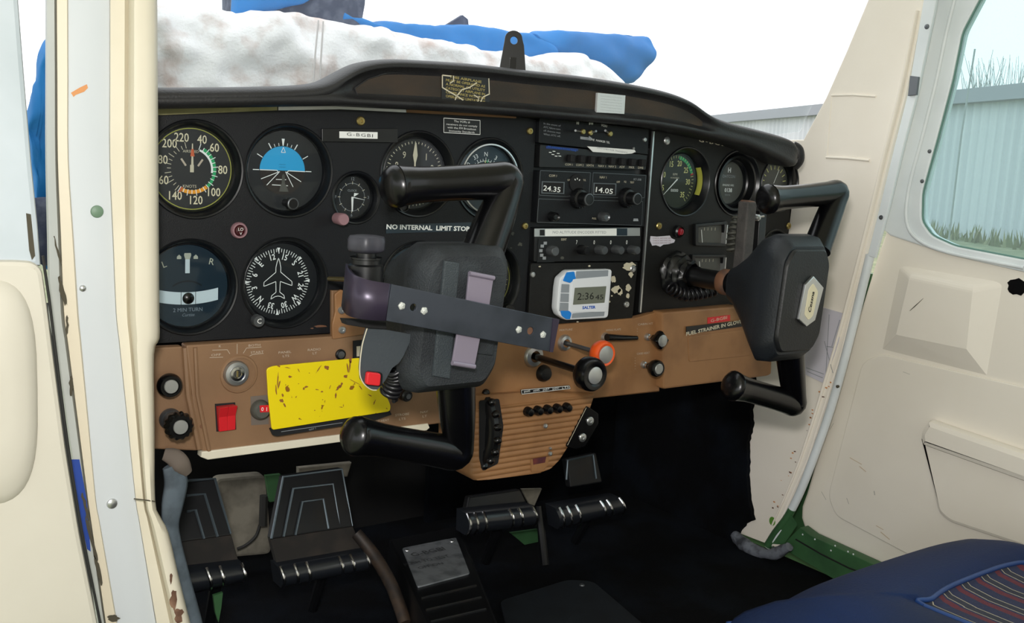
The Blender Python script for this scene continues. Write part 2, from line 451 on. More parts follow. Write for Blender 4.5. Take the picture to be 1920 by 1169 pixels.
# ---- airspeed
g, M = gauge('airspeed_indicator', 'round airspeed dial with green, white and yellow arcs, numbered 40 to 220', 366, 318, cat='airspeed indicator')
b = MB()
for s_, a, r in (('40', 19, .0295), ('60', 46, .0300), ('80', 90, .0300), ('100', 136, .0302), ('120', 173, .0300), ('140', 212, .0305), ('160', 248, .0310), ('180', 284, .0305), ('200', 317, .0310), ('220', 341, .0305)):
    b.text(s_, M, .0115, MATS['ink_cream'], pos=(r * math.sin(R(a)), r * math.cos(R(a))), bold=.0001, sx=.82)
b.text('AIRSPEED', M, .0036, MATS['ink_pale'], pos=(-.001, .0165)); b.text('KNOTS', M, .004, MATS['ink_pale'], pos=(-.002, -.0165))
b.build('numerals', g)
b = MB()
for k in range(0, 19):
    a = 19 + (k) * (212 - 19) / 18
    b.tick(M, .0195, .0255 if k % 2 == 0 else .0235, a, .0007, 'ink_white', z=.0009)
for k in range(0, 13):
    a = 218 + k * 10.5
    b.tick(M, .0200, .026 if k % 2 == 0 else .0235, a, .0006, 'ink_pale', z=.0009)
b.build('tick_marks', g)
b = MB(); b.arc(M, .0205, .0235, 30, 137, 'green', z=.0004); b.arc(M, .0185, .0204, 22, 99, 'ink_white', z=.0005)
b.arc(M, .0200, .0235, 139, 205, 'amber', z=.0004); b.tick(M, .0195, .025, 208, .0016, 'redorange', z=.0006); b.build('speed_arcs', g)
b = MB(); b.flat([(-.0012, .0), (.0012, .0), (.0005, .024), (-.0005, .024)], M, 'ink_pale', .0016); b.flat([(-.002, .012), (.002, .012), (.001, .019), (-.001, .019)], M, 'redorange', .0018)
b.build('needle', g)
b = MB()
b.flat([(-.0018, -.003), (.0018, -.003), (.0018, .004), (-.0018, .004)], M, 'ink_pale', .0006)
b.flat([(-.011, .009), (-.0095, .010), (-.005, .0035), (-.0065, .0025)], M, 'ink_faint', .0006)
b.flat([(.011, .009), (.0095, .010), (.005, .0035), (.0065, .0025)], M, 'ink_faint', .0006)
b.build('temperature_scale', g)
b = MB(); b.arc(M, .0378, .0386, 0, 360, 'lime', z=.0003, n=60); b.build('rim_line', g)
hole(366, 318, .0455)
# ---- attitude
g, M = gauge('attitude_indicator', 'artificial horizon with blue upper half and white reference bars', 543, 321, cat='attitude indicator', rd=.0395)
Mc = M @ Matrix.Translation((-.0035, 0, 0))
b = MB(); b.arc(Mc, 0, .0240, -90, 90, 'sky_blue', z=.0006, n=30); b.build('sky_half', g)
b = MB(); b.arc(Mc, 0, .0240, 90, 270, 'earth_brown', z=.0006, n=30); b.build('ground_half', g)
b = MB()
for a, l0, w_ in ((-90, .031, .0008), (-60, .031, .0008), (-30, .0305, .0010), (-20, .0275, .0006), (-10, .0275, .0006), (10, .0275, .0006), (20, .0275, .0006), (30, .0305, .0010), (60, .031, .0008), (90, .031, .0008)):
    b.tick(Mc, .0245, l0, a, w_, 'ink_white', z=.0008)
b.tick(Mc, .0245, .0315, 0, .0009, 'ink_white', z=.0008, w2=.0032)
for d in ((-.0225, -.0090), (-.0165, -.0150), (.0115, -.0160), (.0200, -.0105)): b.line(Mc, (0 + (.003 if d[0] > 0 else -.003), -.001), d, .0007, 'ink_white', z=.0010)
b.line(Mc, (-.024, 0), (-.006, 0), .0008, 'ink_white', z=.0012); b.line(Mc, (.006, 0), (.024, -.0002), .0008, 'ink_white', z=.0012)
b.line(Mc, (-.006, 0), (-.0045, -.002), .0008, 'ink_white', z=.0012); b.line(Mc, (.006, 0), (.0045, -.002), .0008, 'ink_white', z=.0012)
b.line(Mc, (-.007, -.009), (.004, -.009), .0006, 'ink_white', z=.001); b.line(Mc, (-.011, -.0145), (.006, -.0150), .0007, 'ink_white', z=.001)
for z_ in (.006, .0035): b.line(Mc, (-.004, z_), (.003, z_), .0002, 'ink_black', z=.001)
for A_, B_ in (((-.002, .0180), (.0025, .0180)), ((-.002, .0180), (.0002, .0232)), ((.0025, .0180), (.0002, .0232))): b.line(Mc, A_, B_, .0006, 'ink_white', z=.0012)
b.build('horizon_marks', g)
b = MB(); b.flat([(-.0035, -.021), (.0065, -.021), (.004, -.015), (.0025, -.013), (.0022, -.005), (.0008, -.003), (-.0008, -.005), (-.001, -.013), (-.0025, -.016)], Mc, 'dial_grey', .0014)
b.build('miniature_aircraft', g)
o = P(543, 321) ; kx = P(546, 382, -.006)
b = MB(); b.lathe([(.0035, -.016), (.0035, 0), (.006, 0), (.0062, .006), (.0052, .0078), (.0045, .0070), (0, .0070)], (kx.x, -.004, kx.z), (0, -1, 0), 'satin_black', 24)
b.lathe([(.0062, .0060), (.0058, .0074), (.0050, .0079), (.0046, .0074)], (kx.x, -.004, kx.z), (0, -1, 0), 'steel_dark', 24); b.build('adjust_knob', g)
hole(543, 321, .0455)
# ---- turn coordinator
g, M = gauge('turn_coordinator', 'round bluish turn dial marked L and R with white slip ball tube', 357, 539, face='dial_blue', glass='blue_glass', cat='turn coordinator', rd=.0395)
b = MB(); b.text('L', M, .009, MATS['ink_cream'], pos=(-.022, .021), rot=-20); b.text('R', M, .009, MATS['ink_cream'], pos=(.0235, .0230), rot=12)
b.text('2 MIN TURN', M, .0052, MATS['ink_grey'], pos=(.001, -.0235)); b.text('Curtiss', M, .0042, MATS['ink_grey'], pos=(.001, -.0285), shear=.3); b.build('lettering', g)
b = MB(); b.flat([(-.0022, .0125), (.0022, .0125), (.0022, .027), (-.0022, .027)], M, 'ink_white', .0010); b.flat([(-.0035, .030), (-.0022, .026), (.0022, .026), (.0035, .030), (.003, .032), (-.003, .032)], M, 'ink_pale', .0012); b.build('turn_needle', g)
b = MB()
for sgn in (-1, 1): b.flat([(sgn * .0080 - .0021, .0262), (sgn * .0080 + .0021, .0262), (sgn * .0080 + .0021, .0285), (sgn * .0080, .0305), (sgn * .0080 - .0021, .0285)], M, 'ink_pale', .0008)
b.build('turn_index_marks', g)
b = MB(); pts = []
for k in range(17):
    x = -.030 + .0600 * k / 16; pts.append((x, -.0125 + 4.5 * x * x * .9))
b.grid([[M @ Vector((x, z + .0065, .0016)) for x, z in pts], [M @ Vector((x, z - .0055, .0016)) for x, z in pts]], 'ink_white', flip=True); b.build('slip_tube', g)
b = MB(); b.lathe([(.0058, 0), (.0056, .001), (.003, .003), (0, .0034)], M @ Vector((.0008, -.012, .0012)), (0, -1, 0), 'gloss_black', 24)
b.line(M, (-.0062, -.0195), (-.0062, -.0055), .0005, 'ink_black', z=.0019); b.line(M, (.0078, -.0195), (.0078, -.0055), .0005, 'ink_black', z=.0019); b.build('slip_ball', g)
b = MB(); b.arc(M, .022, .0235, -38, 38, 'dial_dark', z=.0007, c=(0, -.018)); b.build('slot', g)
hole(357, 539, .0455)
# ---- directional gyro
g, M = gauge('heading_indicator', 'round heading dial with outlined aeroplane symbol and compass card', 535, 531, face='dial_dark', cat='heading indicator')
Mc = M @ Matrix.Translation((-.0040, .0005, 0))
b = MB()
for k in range(72):
    a = k * 5; b.tick(Mc, .0285 if k % 2 == 0 else .0300, .0335, a + 1, .0007, 'ink_white', z=.0006)
for a in (0, 45, 90, 135, 180, 270, 315):
    b.tick(Mc, .0300, .0345, a, .0005, 'ink_white', z=.0007, w2=.0034)
b.build('tick_marks', g)
b = MB()
for s_, a in (('12', -15), ('15', 15), ('S', 43), ('21', 75), ('24', 104), ('W', 133), ('30', 163), ('33', 196), ('N', 226), ('3', 256), ('6', 286), ('E', 314)):
    b.text(s_, Mc, .0082, MATS['ink_white'], rot=a, pos=(.0252 * math.sin(R(a)), .0252 * math.cos(R(a))), sx=.85, bold=.00015)
b.build('numerals', g)
b = MB(); ap = [(0, .0240), (.0014, .020), (.0026, .0145), (.0026, .0095), (.0150, -.0005), (.0152, -.0045), (.0130, -.0040), (.0024, .0000), (.0020, -.0110), (.0066, -.0145), (.0074, -.0180), (.0030, -.0155), (0, -.0150)]
full = ap + [(-x, z) for x, z in reversed(ap[1:-1])]
for k in range(len(full)): b.line(Mc, full[k], full[(k + 1) % len(full)], .0007, 'ink_white', z=.0010)
b.build('aeroplane_symbol', g)
kx = P(486, 603, -.014)
b = MB(); b.lathe([(.003, -.018), (.003, 0), (.0060, 0), (.0062, .007), (.0055, .0082), (0, .0082)], (kx.x, -.006, kx.z), (0, -1, 0), 'steel_dark', 24)
b.text('C', Matrix.Translation((kx.x, 0, kx.z)) @ PY(-.0143), .007, MATS['ink_white']); b.build('adjust_knob', g)
hole(535, 531, .0455)
# ---- clock
g, M = gauge('panel_clock', 'small round analogue clock with mauve winding knob', 668, 371, Rr=.0265, rd=.0215, face='dial_dark', cat='clock')
Mc = M @ Matrix.Translation((0, 0, 0))
b = MB()
for k in range(12): b.tick(Mc, .0135, .0165, k * 30, .0006, 'ink_pale', z=.0005)
b.arc(Mc, .0143, .0147, 0, 360, 'ink_grey', z=.0004, n=48); b.build('tick_marks', g)
b = MB(); b.text('CLOCK', Mc, .0032, MATS['ink_grey'], pos=(0, .0068))
for s_, a in (('12', 0), ('3', 90), ('6', 180), ('9', 270)): b.text(s_, Mc, .0045, MATS['ink_grey'], pos=(.019 * math.sin(R(a)), .019 * math.cos(R(a))))
b.build('numerals', g)
b = MB(); b.flat([(.0015, .0005), (.0028, .0010), (.0075, .0040), (.0020, .0045)], Mc, 'ink_white', .001); b.build('hour_hand', g)
b = MB(); b.tick(Mc, .0, .0150, 179, .0026, 'ink_white', z=.0012, w2=.0014); b.build('minute_hand', g)
b = MB(); b.tick(Mc, -.001, .0145, 100, .0010, 'ink_white', z=.0014, w2=.0003); b.build('second_hand', g)
kx = P(645, 412, -.020)
b = MB(); b.lathe([(.0060, -.016), (.0064, -.002), (.0058, 0), (.0054, .0005), (0, .0005)], (kx.x, -.020, kx.z), (0, -1, 0), 'mauve', 24); b.build('winding_knob', g)
hole(668, 371, .0265)
# ---- altimeter
g, M = gauge('altimeter', 'round altimeter dial numbered 0 to 9, partly behind left control wheel', 785, 327, Rr=.0455, rd=.0375, cat='altimeter')
b = MB()
for k in range(10):
    a = k * 36 + 2; b.text(str(k), M, .0105, MATS['ink_pale'], pos=(.0235 * math.sin(R(a)), .0235 * math.cos(R(a))), sx=.85)
b.build('numerals', g)
b = MB()
for k in range(50): b.tick(M, .0310 if k % 5 == 0 else .0325, .0350, k * 7.2, .0008, 'ink_pale', z=.0005)
b.build('tick_marks', g)
b = MB(); b.flat([(-.0008, -.006), (.0008, -.006), (.0010, .012), (.0030, .020), (.0008, .0335), (-.0008, .0335), (-.0030, .020), (-.0010, .012)], M, 'ink_pale', .0012); b.build('long_hand', g)
kx = P(757, 387, -.010)
b = MB(); b.lathe([(.003, -.018), (.003, 0), (.0058, 0), (.0058, .006), (.005, .0068), (.0042, .004), (0, .004)], (kx.x, -.006, kx.z), (0, -1, 0), 'satin_black', 24)
b.lathe([(.0059, .0050), (.0057, .0064), (.0052, .0072), (.0048, .0066)], (kx.x, -.006, kx.z), (0, -1, 0), 'chrome', 24); b.build('adjust_knob', g)
hole(785, 327, .0455)
# ---- adf / compass dial with chrome ring
g, M = gauge('radio_compass', 'round compass dial with bright metal rim and red pointer, behind left wheel top', 918, 336, Rr=.0455, rd=.0375, face='dial_blue', cat='radio compass')
b = MB()
for s_, a in (('33', -30), ('N', 0), ('3', 30), ('6', 60), ('E', 90), ('12', 120), ('15', 150), ('30', -60)): b.text(s_, M, .0072, MATS['ink_white'], rot=a, pos=(.0275 * math.sin(R(a)), .0275 * math.cos(R(a))))
b.build('numerals', g)
b = MB()
for k in range(36): b.tick(M, .0200, .0240 if k % 3 == 0 else .0225, k * 10, .0006, 'ink_white', z=.0005)
b.arc(M, .0198, .0203, 0, 360, 'ink_white', z=.0004, n=40); b.build('tick_marks', g)
b = MB(); b.tick(M, 0, .0205, -3, .0018, 'ink_yellow', z=.001, w2=.0010); b.flat([(0, .014), (.004, .0145), (.002, .0225)], M, 'green', .001); b.flat([(.0002, .009), (.004, .009), (.004, .0125), (.0002, .0125)], M, 'red', .0012); b.build('pointer', g)
b = MB(); c0 = P(918, 336); b.lathe([(.0395, 0), (.0398, .0022), (.0382, .0024), (.0378, .0)], c0, (0, -1, 0), 'alu', 56); b.build('metal_rim', g)
hole(918, 336, .0455)
# ---- vertical speed / lower left of hub
g, M = gauge('vertical_speed_indicator', 'round bluish dial numbered 10 at top, half hidden by left wheel hub', 783, 531, rd=.0385, face='dial_blue', cat='vertical speed indicator')
b = MB(); b.text('10', M, .0080, MATS['ink_white'], pos=(0, .0262))
for s_, a in (('5', -62), ('15', 55), ('20', 95)): b.text(s_, M, .008, MATS['ink_white'], pos=(.0262 * math.sin(R(a)), .0262 * math.cos(R(a))))
b.build('numerals', g)
b = MB()
for k in range(40): b.tick(M, .0310 if k % 5 else .0295, .0345, k * 9, .0008, 'ink_white', z=.0005)
b.build('tick_marks', g)
b = MB(); b.arc(M, .0, .0215, 0, 360, 'dial_dark', z=.0012, n=40); b.arc(M, .0215, .0228, 0, 360, 'steel_dark', z=.0014, n=40); b.arc(M, .009, .014, -90, 0, 'dial_grey', z=.0016); b.build('centre_disc', g)
hole(783, 531, .0455)
# ---- course deviation right of hub
g, M = gauge('course_indicator', 'round black dial behind right side of left wheel hub', 914, 528, rd=.0385, face='dial_dark', cat='course indicator')
b = MB()
for k in range(36): b.tick(M, .0315, .0350, k * 10, .0007, 'ink_yellow', z=.0005)
b.arc(M, .0372, .0380, 0, 360, 'lime', z=.0006, n=60)
b.build('tick_marks', g)
kx = P(955, 582, -.01); b = MB(); b.lathe([(.004, -.014), (.0042, .0), (.007, 0), (.007, .007), (.006, .008), (0, .008)], (kx.x, -.004, kx.z), (0, -1, 0), 'satin_black', 20); b.build('adjust_knob', g)
hole(914, 528, .0455)
# ---- suction light / small round button on panel
c = P(447, 432, 0); t = thing('warning_light', 'small round red-brown warning lamp between the left dials', 'warning light', c)
b = MB(); b.lathe([(.0080, 0), (.0082, .003), (.0072, .0050), (.0058, .0050), (.0054, .003)], c, (0, -1, 0), 'mauve', 28); b.build('bezel', t)
b = MB(); b.lathe([(.0056, .003), (.0045, .0050), (0, .0058)], c, (0, -1, 0), mat('lens_red', '#3a1216', .15, coat=.5), 24); b.build('lens', t)
b = MB(); b.text('LO', Matrix.Translation((c.x, 0, c.z)) @ PY(-.0060), .0042, MATS['ink_white'], pos=(0, .0012)); b.text('V', Matrix.Translation((c.x, 0, c.z)) @ PY(-.0060), .0038, MATS['ink_white'], pos=(.0002, -.0028)); b.build('lettering', t)

# ---- left panel plate
lp_out = [(-.075, -.1655), (.398, -.1655), (.398, .072), (.34, .078), (.16, .078), (.12, .068), (-.075, .060)]
b = MB(); b.plate(lp_out, PY(0), .0022, 'panel_black', holes=HOLES_L, bevel=.0003)
panelL = b.build('instrument_panel'); tag(panelL, 'black left-hand instrument panel carrying the flight dials', 'instrument panel')
def strip(parent, name, pts, y, th, mt, label=None, bevel=.0001):
    b = MB(); b.plate(ppoly(pts, y - th), PY(y - th), th, mt, bevel=bevel); o = b.build(name, parent)
    if label: o['label'] = label
    return o
strip(panelL, 'trim_strip', [(280, 196), (520, 196), (520, 207), (300, 216), (280, 216)], -.0001, .004, mat('yellowed', '#9a9468', .6, col2='#b6ae86'), 'yellowed edge strip under the padding')
strip(panelL, 'trim_strip', [(522, 196), (760, 196), (762, 211), (640, 205), (522, 207)], -.0001, .004, 'alu', 'worn bare metal edge strip')
strip(panelL, 'trim_strip', [(764, 196), (968, 204), (968, 222), (762, 211)], -.0001, .004, 'brown_light', 'brown edge strip under the padding')
for q in ((676, 227), (993, 246), (984, 424)): screw(panelL, *q, .0048 if q[0] < 800 else .0042, -.0001)
screw(panelL, 1001, 516, .004, -.0001, 'alu')
# dark label plaque with white tape
b = MB(); b.plate(rounded(ppoly([(604, 241), (746, 241), (746, 268), (604, 266)], -.003), .001), PY(-.003), .003, 'satin_black', bevel=.0004); pq = b.build('placard', panelL); pq['label'] = 'black placard with white registration tape'
b = MB(); b.plate(ppoly([(636.5, 246.5), (708, 248), (708, 260.5), (636.5, 259)], -.0033), PY(-.0033), .0003, 'ink_white'); b.build('tape', pq)
b = MB(); ptext(b, 'G-BGBI', 675, 253.5, 6, 'ink_black', -.0033, fit=42, z=.0002, spacing=1.2); b.build('lettering', pq)
# VOR note placard
b = MB(); yq = -.0008
b.plate(ppoly([(831, 220), (901, 225), (901, 254), (831, 250)], yq), PY(yq), .0006, 'satin_black'); pq = b.build('placard', panelL); pq['label'] = 'small black placard with white frame and four lines of print'
b = MB(); fr_ = ppoly([(832, 221.5), (900, 226), (900, 252.5), (832, 248.5)], yq)
for k in range(4): b.line(PY(yq), fr_[k], fr_[(k + 1) % 4], .0006, 'ink_white', z=.0002)
ptext(b, 'The VORs #', 866, 228.5, 4, 'ink_white', yq, fit=30, z=.0002)
ptext(b, 'receivers do not comply', 866, 235, 3.6, 'ink_white', yq, fit=58, z=.0002); ptext(b, 'with the FM Broadcast', 866, 241, 3.6, 'ink_white', yq, fit=54, z=.0002)
ptext(b, 'Immunity Standards', 866, 247, 3.4, 'ink_white', yq, fit=48, z=.0002); b.build('lettering', pq)
# embossed tape NO INTERNAL LIMIT STOP
b = MB(); yq = -.0008; b.plate(ppoly([(724, 422), (884, 417), (884, 433), (724, 438)], yq), PY(yq), .0006, 'dial_blue'); pq = b.build('label_tape', panelL); pq['label'] = 'embossed black tape reading NO INTERNAL LIMIT STOPS'
b = MB(); ptext(b, 'NO INTERNAL  LIMIT STOPS', 807, 428, 8.5, 'ink_white', yq, fit=160, z=.0002, bold=.0002, rot=1); b.build('lettering', pq)
b = MB()
for (x, y_, w_, h_) in ((600, 612, 30, 5), (585, 616, 8, 3), (622, 608, 5, 8)):
    b.flat([P2(x + w_ / 2 * math.cos(a) * random.uniform(.6, 1.1), y_ + h_ / 2 * math.sin(a) * random.uniform(.6, 1.1), -.0002) for a in [-k * PI / 6 for k in range(12)]], PY(-.0002), 'rust', 0)
for (x, y_, w_, h_) in ((961, 438, 8, 8), (975, 458, 10, 10), (958, 465, 6, 5)):
    b.flat([P2(x + w_ / 2 * math.cos(a) * random.uniform(.4, 1.1), y_ + h_ / 2 * math.sin(a) * random.uniform(.4, 1.1), -.0002) for a in [-k * PI / 6 for k in range(12)]], PY(-.0002), 'dial_grey', 0)
b.build('worn_paint', panelL)

# ================================================================= RADIO STACK
def unit(name, label, pts, y, th, cat, mt='panel_black', bevel=.0006, r=.0015):
    b = MB(); pp = ppoly(pts, y); b.plate(rounded(pp, r), PY(y), th, mt, bevel=bevel)
    o = b.build(name); return tag(o, label, cat)
b = MB(); b.box(((.399 + .582) / 2, .012, -.045), (.183, .004, .235), 'recess_black'); bay = b.build('radio_rack'); tag(bay, 'dark rack frame behind the centre radios', 'radio rack')
# top unit: dimming / intercom switches
y = -.006
u = unit('switch_unit', 'black top switch unit with three small toggles, at top of radio column', [(1012, 220), (1217, 242), (1215, 290), (1010, 268)], y, .02, 'switch panel')
b = MB()
for k, s_ in enumerate(('In the event of', 'ATC failure turn', 'off. Avionics mast', 'When ATC off.')): ptext(b, s_, 1035, 234 + k * 6.6, 3.3, 'ink_grey', y, fit=32, rot=3, z=.0002)
ptext(b, 'HI', 1083, 231, 4.5, 'ink_white', y, z=.0002, bold=.0002); ptext(b, 'B·M', 1108, 232, 4.5, 'ink_white', y, z=.0002, bold=.0002); ptext(b, 'VOX1', 1133, 236, 4.2, 'ink_white', y, z=.0002, bold=.0001, rot=5)
ptext(b, 'VOLUME  MARKER TEL', 1120, 264, 3.8, 'ink_white', y, fit=48, rot=4, z=.0002)
b.flat([P2(1088, 256, y), P2(1104, 258, y), P2(1104, 255, y), P2(1111, 260, y), P2(1104, 263, y), P2(1088, 261, y)][::-1], PY(y), 'ink_grey', .0002); b.build('lettering', u)
for (qx, qy, dx, dy, s_) in ((1092, 247, -13, -2, 0), (1106, 249, 12, -3, 1), (1143, 251, -8, -6, 0)):
    p = P(qx, qy, y); e = P(qx + dx, qy + dy, y - .012); b = MB()
    b.lathe([(.0034, 0), (.0034, .002), (.0026, .003), (0, .003)], p, (0, -1, 0), 'brass', 16); tg = b.build('toggle_switch', u)
    b = MB(); b.tube([p, (p + e) / 2, e], [.0009, .0010, .0014], 'alu', 10); b.build('toggle_lever', tg)
screw(u, 1208, 262, .003, y, 'alu'); screw(u, 1205, 236, .0012, y, 'alu'); screw(u, 1187, 278, .0014, y, 'alu')
# audio panel
y = -.004
u = unit('audio_panel', 'black audio selector panel with row of push buttons under torn white tape', [(1013, 271), (1214, 291), (1211, 319), (1011, 314)], y, .02, 'audio panel', mt='recess_black')
b = MB(); b.plate(ppoly([(1024, 274), (1084, 279), (1084, 283.5), (1024, 278.5)], y - .0004), PY(y - .0004), .0004, mat('tape_navy', '#12306e', .5)); tp = b.build('label_tape', u); tp['label'] = 'blue embossed tape'
b = MB(); ptext(b, 'NO AVIONICS TO SVA TONE', 1054, 279, 3, 'ink_blue', y - .0004, fit=54, rot=4.5, z=.0002); b.build('lettering', tp)
b = MB(); b.plate(ppoly([(1101, 274.5), (1190, 281), (1192, 285), (1185, 288), (1170, 289), (1112, 285)], y - .003), PY(y - .003), .0008, 'ink_white'); tp = b.build('label_tape', u); tp['label'] = 'torn white tape strip'
b = MB(); ptext(b, 'SWITCHES FOR TRANSMITS', 1148, 282, 3, 'ink_grey', y - .003, fit=58, rot=4.5, z=.0002); b.build('lettering', tp)
b = MB()
for s_, x in (('COM 1', 1067), ('COM 2', 1087), ('XMT4', 1106), ('NAV 1', 1129), ('NAV 2', 1148), ('ADF', 1166), ('MKR', 1184), ('DME', 1201)):
    ptext(b, s_, x, 309 + (x - 1067) * .045, 4, 'ink_pale', y, z=.0002, fit=(14 if len(s_) > 3 else 10))
for (x, y_) in ((1029, 285), (1036, 283), (1044, 287), (1034, 289), (1040, 292), (1047, 292)): b.flat(ppoly([(x, y_), (x + 5, y_ + .4), (x + 5, y_ + 1.8), (x, y_ + 1.4)], y)[::-1], PY(y), 'ink_white', .0002)
b.build('lettering', u)
for k in range(8):
    x = 1068 + k * 19; p = P(x, 297 + k * 1.2, y); b = MB(); b.box((p.x, p.y - .0035, p.z), (.0068, .007, .0088), 'matt_black'); b.build('push_button', u, bevel=.0008)
# nav-com radio
y = -.007
u = unit('navigation_radio', 'black twin navigation and communication radio showing 24.35 and 14.05', [(1012, 320), (1213, 328), (1208, 425), (1006, 417)], y, .03, 'radio', mt='panel_black')
b = MB()
for pl in ([(1013, 320), (1107, 324), (1104, 369), (1072, 367), (1062, 369), (1011, 366)], [(1112, 324), (1211, 329), (1208, 371), (1165, 371), (1109, 369)], [(1010, 373), (1062, 375), (1205, 378), (1203, 423), (1007, 417)]):
    pl = ppoly(pl, y)
    for k in range(len(pl)): b.line(PY(y), pl[k], pl[(k + 1) % len(pl)], .0006, 'steel_dark', z=.0002)
b.build('face_outline', u)
for (x0, s_, wd) in ((1016, '24.35', 38), (1113, '14.05', 36)):
    q = [(x0, 340 + (x0 - 1016) * .03), (x0 + 43, 341.5 + (x0 - 1016) * .03), (x0 + 42, 364 + (x0 - 1016) * .03), (x0 - 1, 363 + (x0 - 1016) * .03)]
    b = MB(); qq = ppoly(q, y - .0012); cxm = sum(a for a, _ in qq) / 4; czm = sum(a for _, a in qq) / 4
    inn = [(cxm + (a - cxm) * .90, czm + (c_ - czm) * .84) for a, c_ in qq]
    b.plate(qq, PY(y - .0012), .0014, 'steel_dark', holes=[inn]); b.plate(inn, PY(y - .0003), .0003, 'matt_black'); wn = b.build('frequency_window', u)
    b = MB(); ptext(b, s_, x0 + 19, 355 + (x0 - 1016) * .03, 9.5, 'ink_white', y - .0006, fit=32, rot=4, z=.0002, bold=.0001); b.build('digits', wn)
b = MB()
ptext(b, 'COM 1', 1037, 330, 4.5, 'ink_pale', y, z=.0002); ptext(b, 'NAV 1', 1131, 333, 4.5, 'ink_pale', y, z=.0002); ptext(b, 'RT-308', 1195, 337, 4, 'ink_grey', y, z=.0002, fit=14)
for s_, x, y_ in (('OFF', 1067, 338), ('VOL', 1095, 338), ('OFF', 1159, 341.5), ('SQ', 1172, 341), ('TEST', 1185, 342.5), ('PULL', 1114, 410)): ptext(b, s_, x, y_, 3.4, 'ink_pale', y, z=.0002)
b.flat(ppoly([(1188, 410), (1196, 410), (1197, 415), (1187, 415)], y)[::-1], PY(y), 'ink_grey', .0002); b.build('lettering', u)
b = MB(); c = P(1080, 343, y); b.lathe([(.0105, 0), (.0105, .0015), (0, .0015)], c, (0, -1, 0), 'matt_black', 28)
for a in (-40, 0, 45): b.tick(Matrix.Translation((c.x, 0, c.z)) @ PY(y - .0016), .004, .006, a, .0012, 'ink_white')
b.build('volume_dial', u)
for (x, y_) in ((1083, 372), (1173, 371)):
    c = P(x, y_, y); b = MB()
    pr = [(.0125, 0), (.0125, .003), (.0115, .006), (.0105, .008), (.0080, .009), (.0078, .020), (.0070, .022), (.0058, .0222), (0, .0215)]
    b.lathe(pr, c, (0, -1, 0), 'satin_black', 30); kb = b.build('tuning_knob', u)
    b = MB()
    for k in range(18): a = 2 * PI * k / 18; b.tube([c + Vector((.0115 * math.cos(a), -.001, .0115 * math.sin(a))), c + Vector((.0105 * math.cos(a), -.0075, .0105 * math.sin(a)))], .0012, 'satin_black', 6)
    b.lathe([(.0074, .0212), (.0070, .0224), (.0060, .0226)], c, (0, -1, 0), 'steel_dark', 30); b.build('knurling', kb)
for (x, y_, r_) in ((1034, 406, .0055), (1128, 406, .0058)):
    c = P(x, y_, y); b = MB(); b.lathe([(r_ * 1.1, 0), (r_, .004), (r_ * .95, .009), (r_ * .8, .0105), (r_ * .5, .009), (0, .009)], c, (0, -1, 0), 'steel_dark' if x > 1100 else 'satin_black', 16); b.build('small_knob', u)
# transponder
y = -.005
u = unit('transponder', 'black transponder with four code knobs set 7000 below white tape', [(1003, 428), (1203, 426), (1200, 490), (1001, 491)], y, .03, 'transponder', mt='recess_black')
b = MB(); b.plate(ppoly([(1002, 429), (1200, 427.5), (1200, 442.5), (1002, 444)], y - .0006), PY(y - .0006), .0006, 'alu'); tp = b.build('label_tape', u); tp['label'] = 'white tape reading NO ALTITUDE ENCODER FITTED'
b = MB(); b.flat(ppoly([(1022, 430), (1156, 429), (1156, 442), (1022, 443)], y - .0006)[::-1], PY(y - .0006), 'ink_white', .0002); b.flat(ppoly([(1156, 428.5), (1176, 428.5), (1176, 442), (1156, 442)], y - .0006)[::-1], PY(y - .0006), 'dial_blue', .0002)
b.flat(ppoly([(1012, 431), (1021, 431), (1021, 442), (1012, 442)], y - .0006)[::-1], PY(y - .0006), 'ink_black', .0002)
ptext(b, 'NO ALTITUDE ENCODER FITTED', 1087, 436, 5, 'ink_grey', y - .0006, fit=100, z=.0004); b.build('lettering', tp)
b = MB(); c = P(1024, 470, y); b.box((c.x, c.y - .0004, c.z), (.026, .0008, .028), 'dial_dark')
for k in range(5):
    a = R(110 + k * 35); b.box((c.x + .0088 * math.cos(a) - .000, c.y - .0012, c.z + .0095 * math.sin(a)), (.0045, .0008, .0035), 'ink_grey')
b.build('mode_plate', u)
c = P(1031, 470, y); b = MB(); b.lathe([(.0068, 0), (.0062, .010), (.0050, .0115), (0, .0115)], c, (0, -1, 0), 'steel_dark', 20); b.build('mode_knob', u)
for x, d_ in ((1081, '7'), (1114, '0'), (1145, '0'), (1175, '0')):
    b = MB(); ptext(b, d_, x, 455, 7.5, 'ink_white', y, z=.0002, sx=.7); b.build('digit', u)
    c = P(x + 7, 468, y); b = MB(); b.lathe([(.0058, 0), (.0054, .012), (.0046, .0138), (0, .0140)], c, (0, -1, 0), 'steel_dark' if x > 1090 else 'satin_black', 20); b.build('code_knob', u)
b = MB(); c = P(1056, 449, y); ptext(b, 'IDENT', 1057, 449.5, 4, 'ink_pale', y, z=.0002, fit=10); b.flat([(P(1054 + 3.5 * math.cos(a), 484 + 3 * math.sin(a), y).x, P(1054 + 3.5 * math.cos(a), 484 + 3 * math.sin(a), y).z) for a in [-k * PI / 4 for k in range(8)]], PY(y), 'dial_grey', .0002); b.build('lettering', u)
